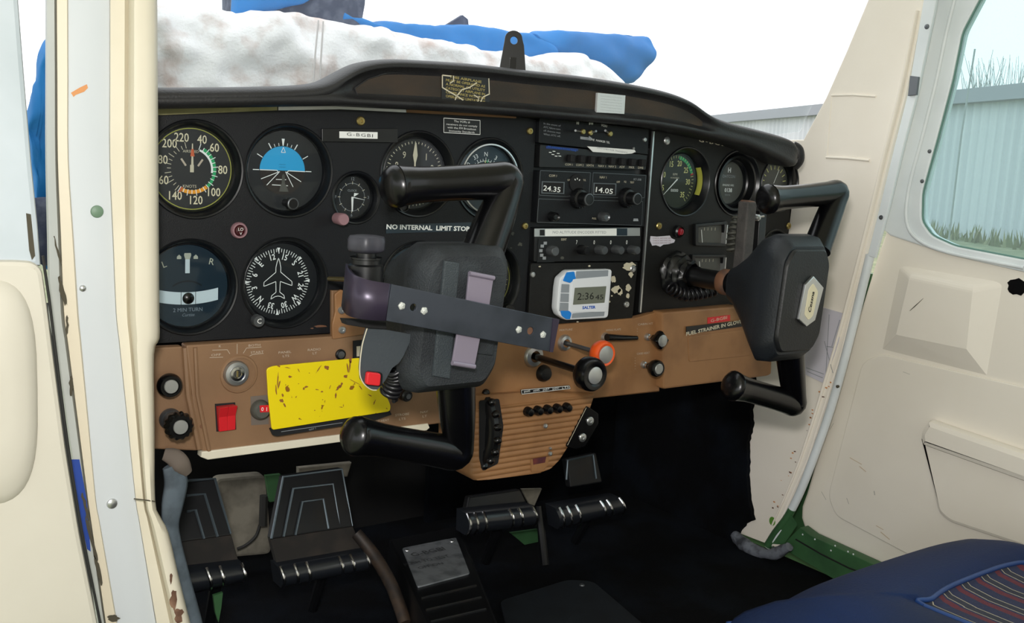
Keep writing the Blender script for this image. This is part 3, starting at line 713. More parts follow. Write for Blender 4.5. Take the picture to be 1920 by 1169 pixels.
# blank plate under transponder
y = -.004
bp_ = unit('blanking_plate', 'black blanking plate with chipped paint below the transponder', [(996, 494), (1196, 492), (1186, 597), (990, 612)], y, .004, 'blanking plate', mt='panel_black2', r=.003)
screw(bp_, 1186, 504, .0048, y, 'alu'); screw(bp_, 1174, 571, .0042, y, 'alu'); screw(bp_, 998, 515, .0036, y, 'alu')
b = MB()
for (x, y_, w_, h_, sd) in ((1180, 500, 26, 18, 1), (1183, 515, 9, 12, 2), (1150, 524, 10, 14, 3), (1156, 543, 20, 16, 4), (1162, 548, 10, 14, 5), (1178, 540, 11, 14, 6), (1177, 555, 7, 11, 7), (1147, 555, 4, 3, 8), (1143, 566, 3, 4, 9), (1083, 604, 5, 3, 9), (1012, 500, 5, 3, 4), (1105, 499, 5, 4, 4), (1045, 584, 6, 10, 3)):
    random.seed(sd); b.flat([P2(x + w_ / 2 * math.cos(a) * random.uniform(.7, 1.15), y_ + h_ / 2 * math.sin(a) * random.uniform(.7, 1.15), y) for a in [-k * PI / 8 for k in range(16)]], PY(y), 'ink_pale', .0002)
b.build('chipped_paint', bp_)
# digital timer
y = -.016
F = [(1062, 508), (1147, 505), (1149, 510), (1141, 594), (1136, 598), (1053, 602), (1045, 586), (1046, 540)]
tm = thing('digital_timer', 'white and blue digital timer showing 2:36, stuck below transponder', 'timer', P(1097, 598, y + .011))
out = ppoly([(1066, 507.5), (1146, 505.5), (1148, 509), (1141, 593), (1137, 597), (1062, 601), (1048, 592), (1044, 580), (1047, 540), (1050, 522)], y)
b = MB(); b.plate(rounded(out, .003), PY(y), .0115, 'timer_white', bevel=.0018); b.build('case', tm)
b = MB(); b.plate(rounded(ppoly([(1081, 509), (1141, 507), (1140, 520), (1080, 523)], y - .0008), .001), PY(y - .0008), .001, 'timer_grey', bevel=.0003)
b.build('upper_buttons', tm)
b = MB(); b.plate(rounded(ppoly([(1074, 588), (1134, 584), (1133, 593), (1072, 597)], y - .0008), .001), PY(y - .0008), .001, 'timer_grey', bevel=.0003); b.build('lower_bar', tm)
for k in range(3):
    a = 533 + k * 17.5; b = MB(); b.plate(rounded(ppoly([(1053.5 - k * 1.5, a), (1068 - k * .8, a + .5), (1067.3 - k * .8, a + 16.3), (1052.2 - k * 1.5, a + 16)], y - .0008), .0006), PY(y - .0008), .001, 'timer_grey', bevel=.0003); b.build('side_button', tm)
b = MB(); b.plate(rounded(ppoly([(1063, 511), (1077, 509.5), (1080, 523), (1069, 531), (1056, 527)], y - .0010), .0012), PY(y - .0010), .0012, 'timer_blue', bevel=.0003); b.build('corner_button', tm)
b = MB(); b.plate(rounded(ppoly([(1051, 583), (1067, 583), (1072, 588), (1069, 599), (1062, 599), (1054, 593)], y - .0010), .0012), PY(y - .0010), .0012, 'timer_blue', bevel=.0003); b.build('corner_button', tm)
b = MB(); b.plate(rounded(ppoly([(1074, 524), (1143, 518), (1138, 585), (1069, 586)], y - .0012), .002), PY(y - .0012), .0012, 'timer_white', bevel=.0004); b.build('face_plate', tm)
b = MB(); b.plate(rounded(ppoly([(1078, 540), (1137, 537), (1133.5, 568), (1074.5, 572)], y - .0015), .0006), PY(y - .0015), .0005, 'lcd'); b.build('display', tm)
b = MB(); ptext(b, '2:36', 1098, 556.5, 13, 'ink_black', y - .0015, fit=31, z=.0002); ptext(b, '45', 1124, 558, 9, 'ink_black', y - .0015, fit=15, z=.0002); ptext(b, 'SALTER', 1104, 577, 5, 'ink_blue', y - .0012, fit=24, z=.0002, bold=.0002); b.build('lettering', tm)

# ================================================================= RIGHT PANEL
HR = []
YR = -.002
def hole_r(px, py, r): p = P(px, py, YR); HR.append(circ(p.x, p.z, r, 40)); return p
g, M = gauge('tachometer', 'round engine speed dial with green arc numbered 5 to 35', 1286, 341, y=YR, Rr=.0445, rd=.0350, depth=.016, face='dial_olive', cat='tachometer')
Mc = M @ Matrix.Translation((-.004, .0, 0)); hole_r(1286, 341, .0445)
b = MB()
for s_, a in (('5', 245), ('10', 288), ('15', 336), ('20', 14), ('25', 52), ('30', 92), ('35', 140)): b.text(s_, Mc, .0105, MATS['ink_yellow'], pos=(.0235 * math.sin(R(a)), .0235 * math.cos(R(a))), sx=.8, bold=.0001)
b.text('RPM', Mc, .0045, MATS['ink_pale'], pos=(-.001, .0085)); b.text('HUNDREDS', Mc, .003, MATS['ink_pale'], pos=(-.001, .004)); b.text('00000', Mc, .0055, MATS['ink_white'], pos=(.0, -.0125)); b.build('numerals', g)
b = MB()
for k in range(33): b.tick(Mc, .0300 if k % 4 else .0285, .0335, 245 + k * 8, .0006, 'ink_yellow', z=.0007)
b.build('tick_marks', g)
b = MB(); b.arc(Mc, .0290, .0335, 8, 68, 'green', z=.0005); b.tick(Mc, .0285, .034, 72, .0012, 'red', z=.0008); b.build('speed_arc', g)
b = MB(); b.tick(Mc, -.004, .0285, 228, .0020, 'ink_white', z=.0014, w2=.0006); b.build('needle', g)
b = MB(); cc = P(1286, 341, YR)
rows = []
for rr, yy in ((.0372, YR + .0060), (.0352, YR + .0135)):
    rows.append([Vector((cc.x + rr * math.sin(R(a)), yy, cc.z + rr * math.cos(R(a)))) for a in range(58, 124, 6)])
b.grid(rows, 'lime', flip=True); b.build('rim_tint', g)
g, M = gauge('hour_meter', 'round grey engine hour counter between two dials on the right panel', 1383, 344, y=YR, Rr=.0440, rd=.0285, depth=.016, face='dial_grey', cat='hour meter'); hole_r(1383, 344, .0440)
Mc = M @ Matrix.Translation((-.001, 0, 0))
b = MB(); b.text('H', Mc, .009, MATS['ink_white'], pos=(0, .017), bold=.0003); b.text('DATCON', Mc, .0058, MATS['ink_grey'], pos=(0, .0085)); b.text('ENGINE HRS', Mc, .004, MATS['ink_white'], pos=(0, -.0035)); b.text('0138', Mc, .0075, MATS['ink_white'], pos=(.001, -.0105), bold=.0002); b.text('TENTHS', Mc, .003, MATS['ink_grey'], pos=(0, -.017)); b.build('lettering', g)
b = MB(); b.lathe([(.0375, -.004), (.0375, .0), (.0345, .0), (.0325, -.010)], P(1383, 344, YR), (0, -1, 0), 'gloss_black', 48); b.build('inner_ring', g)
g, M = gauge('fuel_gauge', 'small round dial partly behind grip of the right control wheel', 1462, 345, y=YR, Rr=.0390, rd=.0300, depth=.012, face='dial_grey', cat='round gauge'); hole_r(1462, 345, .0390)
b = MB()
for k in range(9): b.tick(M, .020, .0265, -80 + k * 20, .0012, 'ink_yellow', z=.0006)
b.tick(M, 0, .022, 25, .001, 'ink_white', z=.001); b.build('tick_marks', g)
g, M = gauge('suction_gauge', 'lowest round dial at right edge of the right panel', 1452, 475, y=YR, Rr=.0330, rd=.0270, depth=.010, face='dial_dark', cat='round gauge'); hole_r(1452, 475, .0330)
b = MB()
for k in range(12): b.tick(M, .018, .023, k * 30, .001, 'ink_yellow', z=.0006)
b.tick(M, 0, .018, -30, .0012, 'ink_white', z=.001); b.build('tick_marks', g)
# rectangular cluster
for (q, lab) in (([(1304, 421), (1364, 415), (1364, 463), (1304, 461)], 'upper of two square black framed gauges beside right control shaft'), ([(1298, 478), (1362, 478), (1362, 520), (1298, 520)], 'lower square black framed gauge, behind right control shaft')):
    o2 = ppoly(q, YR - .006); cx_ = sum(a for a, _ in o2) / 4; cz_ = sum(a for _, a in o2) / 4
    gg = thing('square_gauge', lab, 'square gauge', (cx_, YR, cz_))
    inn = [(cx_ + (a - cx_) * .80, cz_ + (c_ - cz_) * .74) for a, c_ in o2]
    b = MB(); b.plate(rounded(o2, .002), PY(YR - .006), .006, 'satin_black', holes=[inn], bevel=.0008); b.build('frame', gg)
    b = MB(); b.plate(inn, PY(YR - .0008), .0006, 'dial_grey'); b.build('dial_face', gg)
    Mq = Matrix.Translation((cx_, 0, cz_)) @ PY(YR - .0009)
    b = MB(); b.line(Mq, (-.012, -.012), (-.016, .006), .0009, 'ink_white', z=.001)
    for k in range(4): b.line(Mq, (-.010 + k * .007, .005), (-.010 + k * .007, .009), .0006, 'ink_pale')
    b.build('needle', gg)
    b = MB(); xs = max(a for a, _ in inn); zs = [c_ for _, c_ in inn]
    b.box((xs - .0012, YR - .0055, (max(zs) + min(zs)) / 2), (.0016, .009, (max(zs) - min(zs))), 'alu', None); b.build('side_wall', gg)
b = MB(); ro = rounded([(.5845, -.1625), (.79, -.1600), (.862, -.148), (.862, .030), (.852, .058), (.80, .070), (.5845, .078)], [.003, .01, .01, .01, .02, .01, .003])
b.plate(ro, PY(YR), .0022, 'panel_black2', holes=HR, bevel=.0004)
panelR = b.build('instrument_panel'); tag(panelR, 'black right-hand instrument panel carrying the engine dials', 'instrument panel')
b = MB(); b.plate([(.5815, -.1625), (.5840, -.1625), (.5840, .070), (.5815, .070)], PY(YR - .0006), .003, 'alu'); b.build('edge_strip', panelR)['label'] = 'worn pale metal edge on left side'
screw(panelR, 1250, 264, .0052, YR, 'alu'); screw(panelR, 1235, 424, .0048, YR); screw(panelR, 1478, 424, .0048, YR)
b = MB(); ptext(b, 'G-BGBI', 1338, 268, 6, 'ink_pale', YR, fit=44, rot=4, z=.0002, spacing=1.3); b.build('lettering', panelR)
b = MB(); random.seed(5)
pl = [(1220, 443), (1232, 444), (1245, 443), (1256, 442), (1259, 447), (1266, 450), (1264, 455), (1254, 458), (1244, 459), (1238, 463), (1230, 460), (1223, 461), (1219, 452)]
b.plate(ppoly(pl, YR - .0004), PY(YR - .0004), .0004, 'paper'); st = b.build('sticker', panelR); st['label'] = 'torn white paper sticker with red print'
b = MB()
for k in range(3): ptext(b, 'CHECK BEFORE USE', 1241, 447 + k * 4.5, 2.2, 'mauve', YR - .0004, fit=34, z=.0002)
b.build('lettering', st)
c = P(1269, 434, YR); t = thing('warning_light', 'small red warning lamp on right panel above torn sticker', 'warning light', c)
b = MB(); b.lathe([(.0082, 0), (.0080, .006), (.006, .008), (.0055, .006)], c, (0, -1, 0), 'satin_black', 24); b.build('bezel', t)
b = MB(); b.lathe([(.0057, .005), (.004, .009), (0, .010)], c, (0, -1, 0), mat('lens_red2', '#8c1020', .15, coat=.5), 20); b.build('lens', t)
c = P(1262, 430, YR)
# ================================================================= GLARESHIELD
def interp(pts, x):
    if x <= pts[0][0]: return pts[0][1]
    for (a, b), (c, d) in zip(pts, pts[1:]):
        if x <= c: return b + (d - b) * (x - a) / (c - a)
    return pts[-1][1]
YH = -.050
tops = [P2(*q, YH) for q in ((215, 165), (300, 164), (450, 163), (560, 160), (615, 153), (650, 134), (685, 117), (735, 110), (800, 112), (900, 119), (1000, 131), (1100, 142), (1200, 158), (1260, 172), (1300, 188), (1330, 210), (1365, 226), (1430, 243), (1475, 256), (1494, 266), (1503, 280))]
bots = [P2(*q, YH) for q in ((215, 206), (300, 206), (450, 203), (560, 201), (640, 200), (740, 205), (850, 210), (960, 217), (1100, 228), (1230, 240), (1290, 250), (1400, 275), (1460, 300), (1490, 318), (1503, 312))]
x0, x1 = tops[0][0], tops[-1][0]
gs = thing('glareshield', 'dark padded glareshield roll curving over the top of the instrument panels', 'glareshield', (.39, 0, .09))
b = MB(); rows = []; NX = 90
tr_c = catmull([(a, 0, c) for a, c in tops], 4); tops_s = [(v.x, v.z) for v in tr_c]
for i in range(NX + 1):
    x = x0 + (x1 - x0) * i / NX
    zt = interp(tops_s, x); zb = interp(bots, x); h = zt - zb
    raised = min(1, max(0, (x - .122) / .014)) * min(1, max(0, (.642 - x) / .016))
    endf = math.sqrt(max(0, min(1, (x1 - x) / .012)))
    rec = .010 * raised
    zc = (zt + zb) / 2
    prof = [(.012, zb + .004), (-.030, zb + .001), (-.046, zb), (-.053, zb + .0035), (-.054, zb + .008), (-.052 + rec, zb + .0115), (-.052 + rec, zb + h * .5), (-.052 + rec, zt - .0125), (-.054, zt - .0085), (-.052, zt - .0040), (-.045, zt - .0008), (-.033, zt + .0006), (-.010, zt + .0004), (.03, .068 + .45 * (zt - .068)), (.10, .066), (.20, .060), (.205, .052), (.05, .050)]
    rows.append([Vector((x, y_ * (1 if y_ > 0 else (.85 + .15 * endf)), zc + (z_ - zc) * (.35 + .65 * endf))) for y_, z_ in prof])
b.grid(rows, 'hood', closed_u=True)
n_ = len(rows[0]); b.f.append(tuple(range(n_))); b.mi.append(0); e = NX * n_; b.f.append(tuple(e + j for j in reversed(range(n_)))); b.mi.append(0)
b.build('padded_roll', gs, smooth=80, subsurf=1)
# curled right end
b = MB(); b.tube([P(1486, 272, -.03), P(1496, 282, -.035), P(1497, 300, -.035), P(1489, 314, -.03)], [.006, .008, .008, .006], 'hood', 12, smooth=4); b.build('end_lip', gs, smooth=60)
YF = -.0435
facing = [(665, 165), (690, 148), (725, 137), (800, 134), (950, 145), (1100, 160), (1200, 175), (1290, 195), (1322, 212), (1334, 240), (1320, 246), (1250, 238), (1100, 222), (960, 210), (850, 203), (740, 192), (672, 184)]
b = MB(); b.plate(ppoly(facing, YF), PY(YF), .003, 'hood_face', bevel=.0006); fc = b.build('facing', gs); fc['label'] = 'worn brown black inset face of the hood'
b = MB()
fp = [P(*q, YF - .0003) for q in facing]; b.tube(fp + [fp[0]], .0008, 'hood', 6, caps=False); b.build('facing_seam', gs)
# placards
b = MB(); yq = YF - .0008; b.plate(ppoly([(828, 140), (919, 146), (918, 194), (828, 190)], yq), PY(yq), .0006, 'satin_black'); pq = b.build('placard', gs); pq['label'] = 'cracked black placard with gold print'
b = MB()
for k, s_ in enumerate(('THIS AIRPLANE', 'MUST BE OPERATED AS', 'A NORMAL OR UTILITY', 'CATEGORY AIRPLANE IN', 'COMPLIANCE WITH THE', 'OPERATING LIMITATIONS')):
    ptext(b, s_, 873, 149 + k * 7.4, 4.6, 'brass', yq, fit=(60 if k == 0 else 74), rot=3, z=.0002, bold=.0001)
b.build('lettering', pq)
b = MB(); M_ = PY(yq)
for seg in (((829, 164), (842, 172)), ((842, 172), (856, 180)), ((856, 180), (866, 168)), ((866, 168), (880, 164)), ((880, 164), (894, 155)), ((856, 180), (852, 190)), ((856, 180), (868, 188)), ((905, 182), (918, 176)), ((905, 182), (900, 193)), ((888, 178), (898, 184)), ((916, 147), (917, 176)), ((829, 141), (829, 165)), ((829, 141), (846, 143)), ((850, 142), (850, 152)), ((850, 152), (843, 156)), ((829, 188), (836, 190)), ((895, 192), (898, 180))):
    b.line(M_, P2(*seg[0], yq), P2(*seg[1], yq), .0012, 'ink_pale', z=.0005)
b.build('cracks', pq)
b = MB(); yq = YF - .0040; b.plate(ppoly([(1121, 174), (1173, 179), (1171, 214), (1119, 211)], yq), PY(yq), .004, 'plate_metal', bevel=.0004)
b.mats[0] = mat('placard_silver', '#c9cccd', .4, .3, bump=.4, bscale=600); pq = b.build('placard', gs); pq['label'] = 'small silver correction card plate'
b = MB()
for k in range(6): b.line(PY(yq), P2(1126, 180 + k * 5.2, yq), P2(1166, 184 + k * 5.2, yq), .0002, 'ink_grey', z=.0002)
b.build('card_lines', pq)
# black bracket with hole on top
c0 = P(966, 128, -.02)
Mb = frame((c0.x, -.015, c0.z - .006), (-.45, -1, .0))
q = (P(966, 128, -.015) - P(966, 60, -.015)).length; s_ = q
ol = [(-.0135, 0), (-.0120, s_ * .35), (-.0095, s_ * .88)] + [(.0088 * math.cos(R(a)) - .0003, s_ * .98 + .0088 * math.sin(R(a)) + .0) for a in range(170, -1, -17)] + [(.0105, s_ * .80), (.0125, s_ * .35), (.0140, 0)]
ol = [(x_ * 1.12, z_) for x_, z_ in ol]
b = MB(); b.plate(ol, Mb, .0022, 'satin_black', holes=[circ(0, s_ * .93, .0042, 20)], bevel=.0004); b.box((0, s_ * .28, .0006), (.007, .014, .0012), 'gloss_black', Mb)
tag(b.build('compass_bracket'), 'upright black bracket with a round hole, standing on the glareshield', 'bracket')

# ================================================================= LOWER BROWN PANELS
YB = -.006
def sub(name, pts, y, th, mt, label, r=.003, holes=(), bevel=.0015):
    b = MB(); b.plate(rounded(ppoly(pts, y), r), PY(y), th, mt, holes=holes, bevel=bevel); return tag(b.build(name), label, 'lower panel')
pa = sub('lower_panel', [(255, 654), (344, 650), (372, 846), (268, 842)], YB, .012, 'brown_left', 'small brown lower panel at far left holding two round knobs')
pb = sub('lower_panel', [(349, 648), (622, 631), (700, 626), (880, 614), (884, 790), (830, 794), (800, 798), (386, 849), (372, 842)], YB - .006, .016, 'brown_left', 'brown lower panel with key switch and red rocker, under the flight dials', r=[.002, .001, .001, .001, .001, .001, .001, .004, .012])
pc = sub('lower_panel', [(882, 614), (1045, 609), (1190, 597), (1236, 584), (1237, 735), (1112, 748), (884, 764)], YB - .001, .012, 'brown_light', 'brown lower panel section carrying throttle and mixture, under the radios', r=.001)
pd = sub('lower_panel', [(1241, 586), (1386, 574), (1404, 585), (1449, 640), (1447, 702), (1440, 706), (1243, 731)], YB - .014, .022, 'brown_light', 'brown glovebox section of lower panel at right, with embossed tapes', r=[.004, .004, .01, .006, .004, .01, .005], bevel=.003)
# ridges and recess on the far left
b = MB(); yq = YB - .0005; b.tube([P(347, 652, -.008), P(353, 740, -.009), P(374, 842, -.010)], .0035, 'brown_left', 8); b.build('edge_ridge', pa)
b = MB(); b.tube([P(366, 652, -.0125), P(370, 740, -.0125), P(392, 846, -.0125)], .0022, 'brown_left', 8); b.build('edge_ridge', pb)
b = MB(); b.plate(ppoly([(622, 545), (640, 545), (656, 560), (656, 632), (622, 636)], YB), PY(YB), .005, 'brown_left', bevel=.001); br = b.build('hinge_bracket', pb); br['label'] = 'upright brown tab beside left shaft'
b = MB(); b.plate(rounded(ppoly([(628, 552), (640, 543), (670, 560), (700, 600), (700, 625), (624, 637), (623, 610), (629, 585)], YB - .008), .002), PY(YB - .008), .004, 'brown_light', bevel=.0008)
tab = b.build('bracket_tab', pb)
screw(tab, 640, 582, .0042, YB - .008, 'alu'); screw(tab, 641, 619, .0042, YB - .008, 'alu')
# panel lettering (faint)
y = YB - .0062
b = MB()
for s_, x, y_, f in (('OFF', 405, 666, 18), ('R', 412, 650, 4), ('BOTH', 477, 648, 22), ('START', 482, 661, 24), ('PANEL', 534, 661, 24), ('LTS', 536, 668, 12), ('RADIO', 589, 656, 24), ('LT', 590, 663, 8), ('STROBE', 754, 778, 26), ('LTS', 754, 786, 12), ('NAV', 795, 773, 14), ('LT', 796, 781, 8), ('PITOT HEAT', 712, 790, 34), ('SAW', 1, 1, 1)):
    if f > 1: ptext(b, s_, x, y_, 4.2, 'ink_faint', y, fit=f, z=.0002)
for A_, B_ in (((398, 657), (426, 656)), ((426, 656), (431, 664)), ((393, 671), (418, 670)), ((444.5, 645), (444.5, 664)), ((456, 663), (462, 653)), ((462, 653), (490, 651)), ((468, 668), (474, 665)), ((474, 665), (494, 663))):
    b.line(PY(y), P2(*A_, y), P2(*B_, y), .0005, 'ink_faint', z=.0002)
b.build('lettering', pb)
b = MB(); b.lathe([(.0022, 0), (.0022, .0003), (0, .0003)], P(379, 800, y), (0, -1, 0), 'rust', 14); b.build('empty_hole', pb)
b = MB(); yq = YB - .0007
for s_, x, y_, f in (('MIXTURE', 1061, 619, 24), ('WING FLAPS', 1150, 619, 28), ('CABIN HT', 1210, 608, 28), ('CARB HEAT', 1206, 663, 24), ('RICH', 1198, 625, 3)):
    if f > 3: ptext(b, s_, x, y_, 3.8, 'ink_faint', YB - .001, fit=f, z=.0002)
for k in range(5): b.lathe([(.0005, .0), (0, .0004)], P(1191, 672 + k * 5, YB - .001), (0, -1, 0), 'ink_faint', 6); b.lathe([(.0005, .0), (0, .0004)], P(1195, 617 + k * 5, YB - .001), (0, -1, 0), 'ink_faint', 6)
b.build('lettering', pc)
# cream lip under left panel
b = MB(); A = P(377, 853, -.010); B = P(803, 802, -.010)
lipq = [(378, 848), (803, 795), (806, 803), (800, 808), (390, 863), (377, 858)]
b.plate(ppoly(lipq, -.014), PY(-.014), .012, 'cream_trim', bevel=.001); tag(b.build('edge_conduit'), 'cream plastic strip running along under the left brown panel', 'trim strip')
# round knobs, far left
def round_knob(name, label, px, py, y, r, th, cap_r, stub=None, cat='knob', fl=0, group=None):
    c = P(px, py, y); t = thing(name, label, cat, c)
    base = YB - .001
    b = MB()
    if stub: b.lathe([(stub * 1.25, 0), (stub * 1.2, .004), (stub, .006), (stub, (base - c.y) + .001)], (c.x, base, c.z), (0, -1, 0), 'steel_dark', 24)
    else: b.lathe([(r * .5, 0), (r * .5, max(.001, base - c.y))], (c.x, base, c.z), (0, -1, 0), 'satin_black', 20)
    b.build('shaft', t)
    b = MB(); n = 40; prof = [(r * .80, 0), (r * .98, .001), (r, .003), (r * .97, th * .7), (r * .84, th), (cap_r * 1.15, th), (cap_r * 1.1, th - .001), (0, th - .001)]
    if fl:
        F = frame(c, (0, -1, 0)); rws = []
        for rr, h in prof: rws.append([F @ Vector(((rr * (1 + (.055 * math.cos(fl * 2 * PI * k / 80) if rr > cap_r * 1.2 else 0))) * math.cos(2 * PI * k / 80), (rr * (1 + (.055 * math.cos(fl * 2 * PI * k / 80) if rr > cap_r * 1.2 else 0))) * math.sin(2 * PI * k / 80), h)) for k in range(80)])
        b.grid(rws, 'gloss_black', closed_u=True)
    else: b.lathe(prof, c, (0, -1, 0), 'gloss_black', n)
    b.build('knob_body', t)
    b = MB(); b.lathe([(cap_r, th - .0012), (cap_r, th), (cap_r * .93, th + .0005), (0, th + .0005)], c, (0, -1, 0), 'alu_cap', 32); b.build('metal_cap', t)
    return t
round_knob('round_knob', 'upper round black knob with silver cap, beside door post', 316, 722, -.012, .0118, .009, .0066)
round_knob('primer_knob', 'lower ridged black knob with silver cap on a metal stem, beside door post', 333, 797, -.030, .0132, .010, .0068, stub=.0085, fl=14)
# key switch
c = P(442, 700, YB - .006); t = thing('key_switch', 'round silver ignition key switch on brown left panel', 'key switch', c)
b = MB(); b.lathe([(.0195, -.0002), (.0185, .0012), (.0165, .0014)], P(448, 702, YB - .006), (0, -1, 0), 'brown_left', 40); b.build('raised_ring', t)
b = MB(); b.lathe([(.0128, 0), (.0128, .0025), (.0115, .0045), (.0085, .0050), (.0078, .0035), (.0072, .0035)], c, (0, -1, 0), 'alu', 40); b.build('bezel', t)
b = MB(); b.lathe([(.0074, .003), (.0070, .0052), (.0045, .0056), (.004, .0045), (0, .0045)], c, (0, -1, 0), 'chrome', 30); b.box((c.x, c.y - .0050, c.z), (.0012, .0012, .006), 'brass'); b.build('key_barrel', t)
# red rocker
c = P(422, 783, YB - .006); t = thing('rocker_switch', 'split bright red rocker switch on the left brown panel', 'switch', c)
for k in (0, 1):
    q = [(405 + k * 16.5, 762 - k * 2), (421 + k * 16.5, 760 - k * 2), (424 + k * 14.5, 806 - k * 2), (408.5 + k * 15.5, 808 - k * 2)]
    pp = [P(a, d, YB - .006) for a, d in q]; b = MB()
    dd = [Vector((0, -.0120, .001)), Vector((0, -.0120, .001)), Vector((0, -.0045, 0)), Vector((0, -.0045, 0))]
    mid = [(pp[0] * .6 + pp[3] * .4) + Vector((0, -.0060, 0)), (pp[1] * .6 + pp[2] * .4) + Vector((0, -.0060, 0))]
    f = [p + d_ for p, d_ in zip(pp, dd)]
    vs = pp + [f[0], f[1], f[2], f[3]] + mid
    fs = [(4, 5, 9, 8), (8, 9, 6, 7), (0, 4, 8, 7, 3), (1, 2, 6, 9, 5), (0, 1, 5, 4), (3, 7, 6, 2)]
    fs = [tuple(reversed(q_)) for q_ in fs]
    b.add(vs, fs, 'red'); b.build('rocker', t, smooth=0, bevel=.0004)
b = MB(); b.plate(ppoly([(403, 758), (441, 755), (443, 806), (406, 810)], YB - .0065), PY(YB - .0065), .0008, 'matt_black'); b.build('base', t)
# little black rotary with red band
c = P(487, 768, YB - .008); t = thing('circuit_breaker', 'grey round breaker with red window half under the yellow plate', 'circuit breaker', c)
b = MB(); b.plate(ppoly([(470, 744), (502, 741), (504, 796), (471, 798)], YB - .0063), PY(YB - .0063), .0006, 'taupe'); b.build('base_plate', t)
b = MB(); b.lathe([(.0100, 0), (.0098, .004), (.0085, .007), (.007, .0085), (0, .0085)], c, (0, -1, 0), 'dial_grey', 26); b.build('knob_body', t)
b = MB(); b.plate(ppoly([(487, 761), (505, 760), (505, 773), (488, 774)], YB - .0170), PY(YB - .0170), .001, 'red'); ptext(b, '0', 492, 768, 7, 'ink_white', YB - .0170, z=.0002); ptext(b, '1', 500, 768, 7, 'ink_white', YB - .0170, z=.0002); b.build('red_window', t)
# small dark button
c = P(638, 665, YB - .006); t = thing('push_button', 'small dark round button above the yellow plate', 'button', c)
b = MB(); b.lathe([(.0058, 0), (.0056, .002), (.0045, .003), (.0040, .0018)], c, (0, -1, 0), 'satin_black', 24); b.build('bezel', t)
b = MB(); b.lathe([(.0041, .0015), (.0038, .0030), (0, .0033)], c, (0, -1, 0), 'steel_dark', 20); b.build('button_cap', t)
c = P(757, 740, YB - .006); t = thing('rotary_knob', 'small black knob under the left wheel hub, beside coiled cord', 'knob', c)
b = MB(); b.lathe([(.0070, 0), (.0066, .008), (.0050, .010), (0, .010)], c, (0, -1, 0), 'satin_black', 20); b.build('knob_body', t)
b = MB(); b.lathe([(.0030, .0100), (.0028, .0112), (0, .0112)], c, (0, -1, 0), 'steel_dark', 16); b.build('metal_cap', t)
b = MB(); b.plate(ppoly([(663, 640), (682, 638), (683, 672), (663, 673)], YB - .0085), PY(YB - .0085), .002, 'matt_black'); b.plate(ppoly([(669, 650), (682, 649), (682, 668), (669, 669)], YB - .009), PY(YB - .009), .001, 'ink_pale'); tag(b.build('slide_switch'), 'black and white square switch beside the grey button plate', 'switch')
# yellow plate
yq = YB - .020
t = thing('yellow_plate', 'yellow metal plate with brown scratches hanging in front of lower panel', 'plate', P(615, 740, yq))
yo = [(500, 692), (512, 687), (672, 672), (690, 673), (722, 735), (733, 762), (731, 772), (510, 807), (503, 744)]
b = MB(); b.plate(rounded(ppoly(yo, yq), [.003, .003, .001, .001, .004, .003, .004, .003, .001]), PY(yq), .0022, 'yellow', bevel=.0005); b.build('painted_face', t)
b = MB(); random.seed(31); yv = yq - .0003
def blob(x_, y_, w_, h_, rot=0, n=12, mt='rust_brown'):
    pl = []
    for k in range(n):
        a = -2 * PI * k / n; ex = w_ / 2 * math.cos(a) * random.uniform(.45, 1.2); ez = h_ / 2 * math.sin(a) * random.uniform(.45, 1.2)
        c_, s_ = math.cos(R(rot)), math.sin(R(rot)); pl.append(P2(x_ + ex * c_ - ez * s_, y_ + ex * s_ + ez * c_, yv))
    b.flat(pl[::-1] if False else pl, PY(yv), mt, 0)
mat('rust_brown', '#8a5420', .7)
for (x_, y_, w_, h_, r_) in ((521, 714, 3, 34, 4), (518, 733, 3, 26, -6), (523, 722, 3, 20, 14), (528, 752, 9, 8, 0), (533, 760, 4, 12, -30), (530, 742, 5, 7, 0), (574, 726, 9, 4, -15), (570, 729, 5, 6, 0), (594, 731, 9, 2, 10), (604, 735, 6, 4, 0), (613, 690, 10, 8, 30), (656, 686, 4, 26, 3), (652, 690, 3, 24, -8), (648, 706, 8, 7, -40), (634, 728, 6, 16, 30), (630, 742, 4, 12, 10), (640, 722, 5, 12, 20), (598, 692, 2, 20, 35), (657, 676, 6, 14, 0), (664, 716, 26, 2, 28), (676, 727, 14, 2, 50), (544, 707, 8, 5, 0), (539, 690, 12, 2, 10), (560, 695, 2, 8, -30), (523, 687, 8, 4, 30), (640, 764, 8, 1.5, 5), (644, 761, 1.5, 6, 0), (619, 726, 2, 8, 20), (555, 745, 2, 5, 30), (590, 770, 3, 2, 0), (694, 742, 10, 2, 30), (702, 755, 2, 12, 20), (560, 720, 3, 1.5, 0), (580, 700, 3, 1.5, 0), (605, 750, 2, 2, 0)):
    blob(x_, y_, w_, h_, r_)
b.build('paint_scratches', t)
b = MB(); b.plate(rounded(ppoly([(506, 804), (731, 770), (735, 778), (700, 790), (640, 800), (520, 819), (512, 817)], yq + .0045), .001), PY(yq + .0045), .0030, 'matt_black', bevel=.0004); pb_ = b.build('back_plate', t); pb_['label'] = 'black lower edge plate'
b = MB(); b.line(PY(yq + .0045), P2(527, 810, yq + .0045), P2(642, 793, yq + .0045), .0005, 'ink_grey', z=.0002); ptext(b, 'NAV 1', 586, 805, 3.5, 'ink_grey', yq + .0045, rot=-8, z=.0002); b.build('lettering', pb_)
for x_, z_ in ((560, 750), (690, 730)):
    b = MB(); a_ = P(x_, z_, yq + .002); b.lathe([(.003, 0), (.003, .012)], (a_.x, YB - .005, a_.z), (0, -1, 0), 'steel_dark', 12); b.build('stand_off', t)
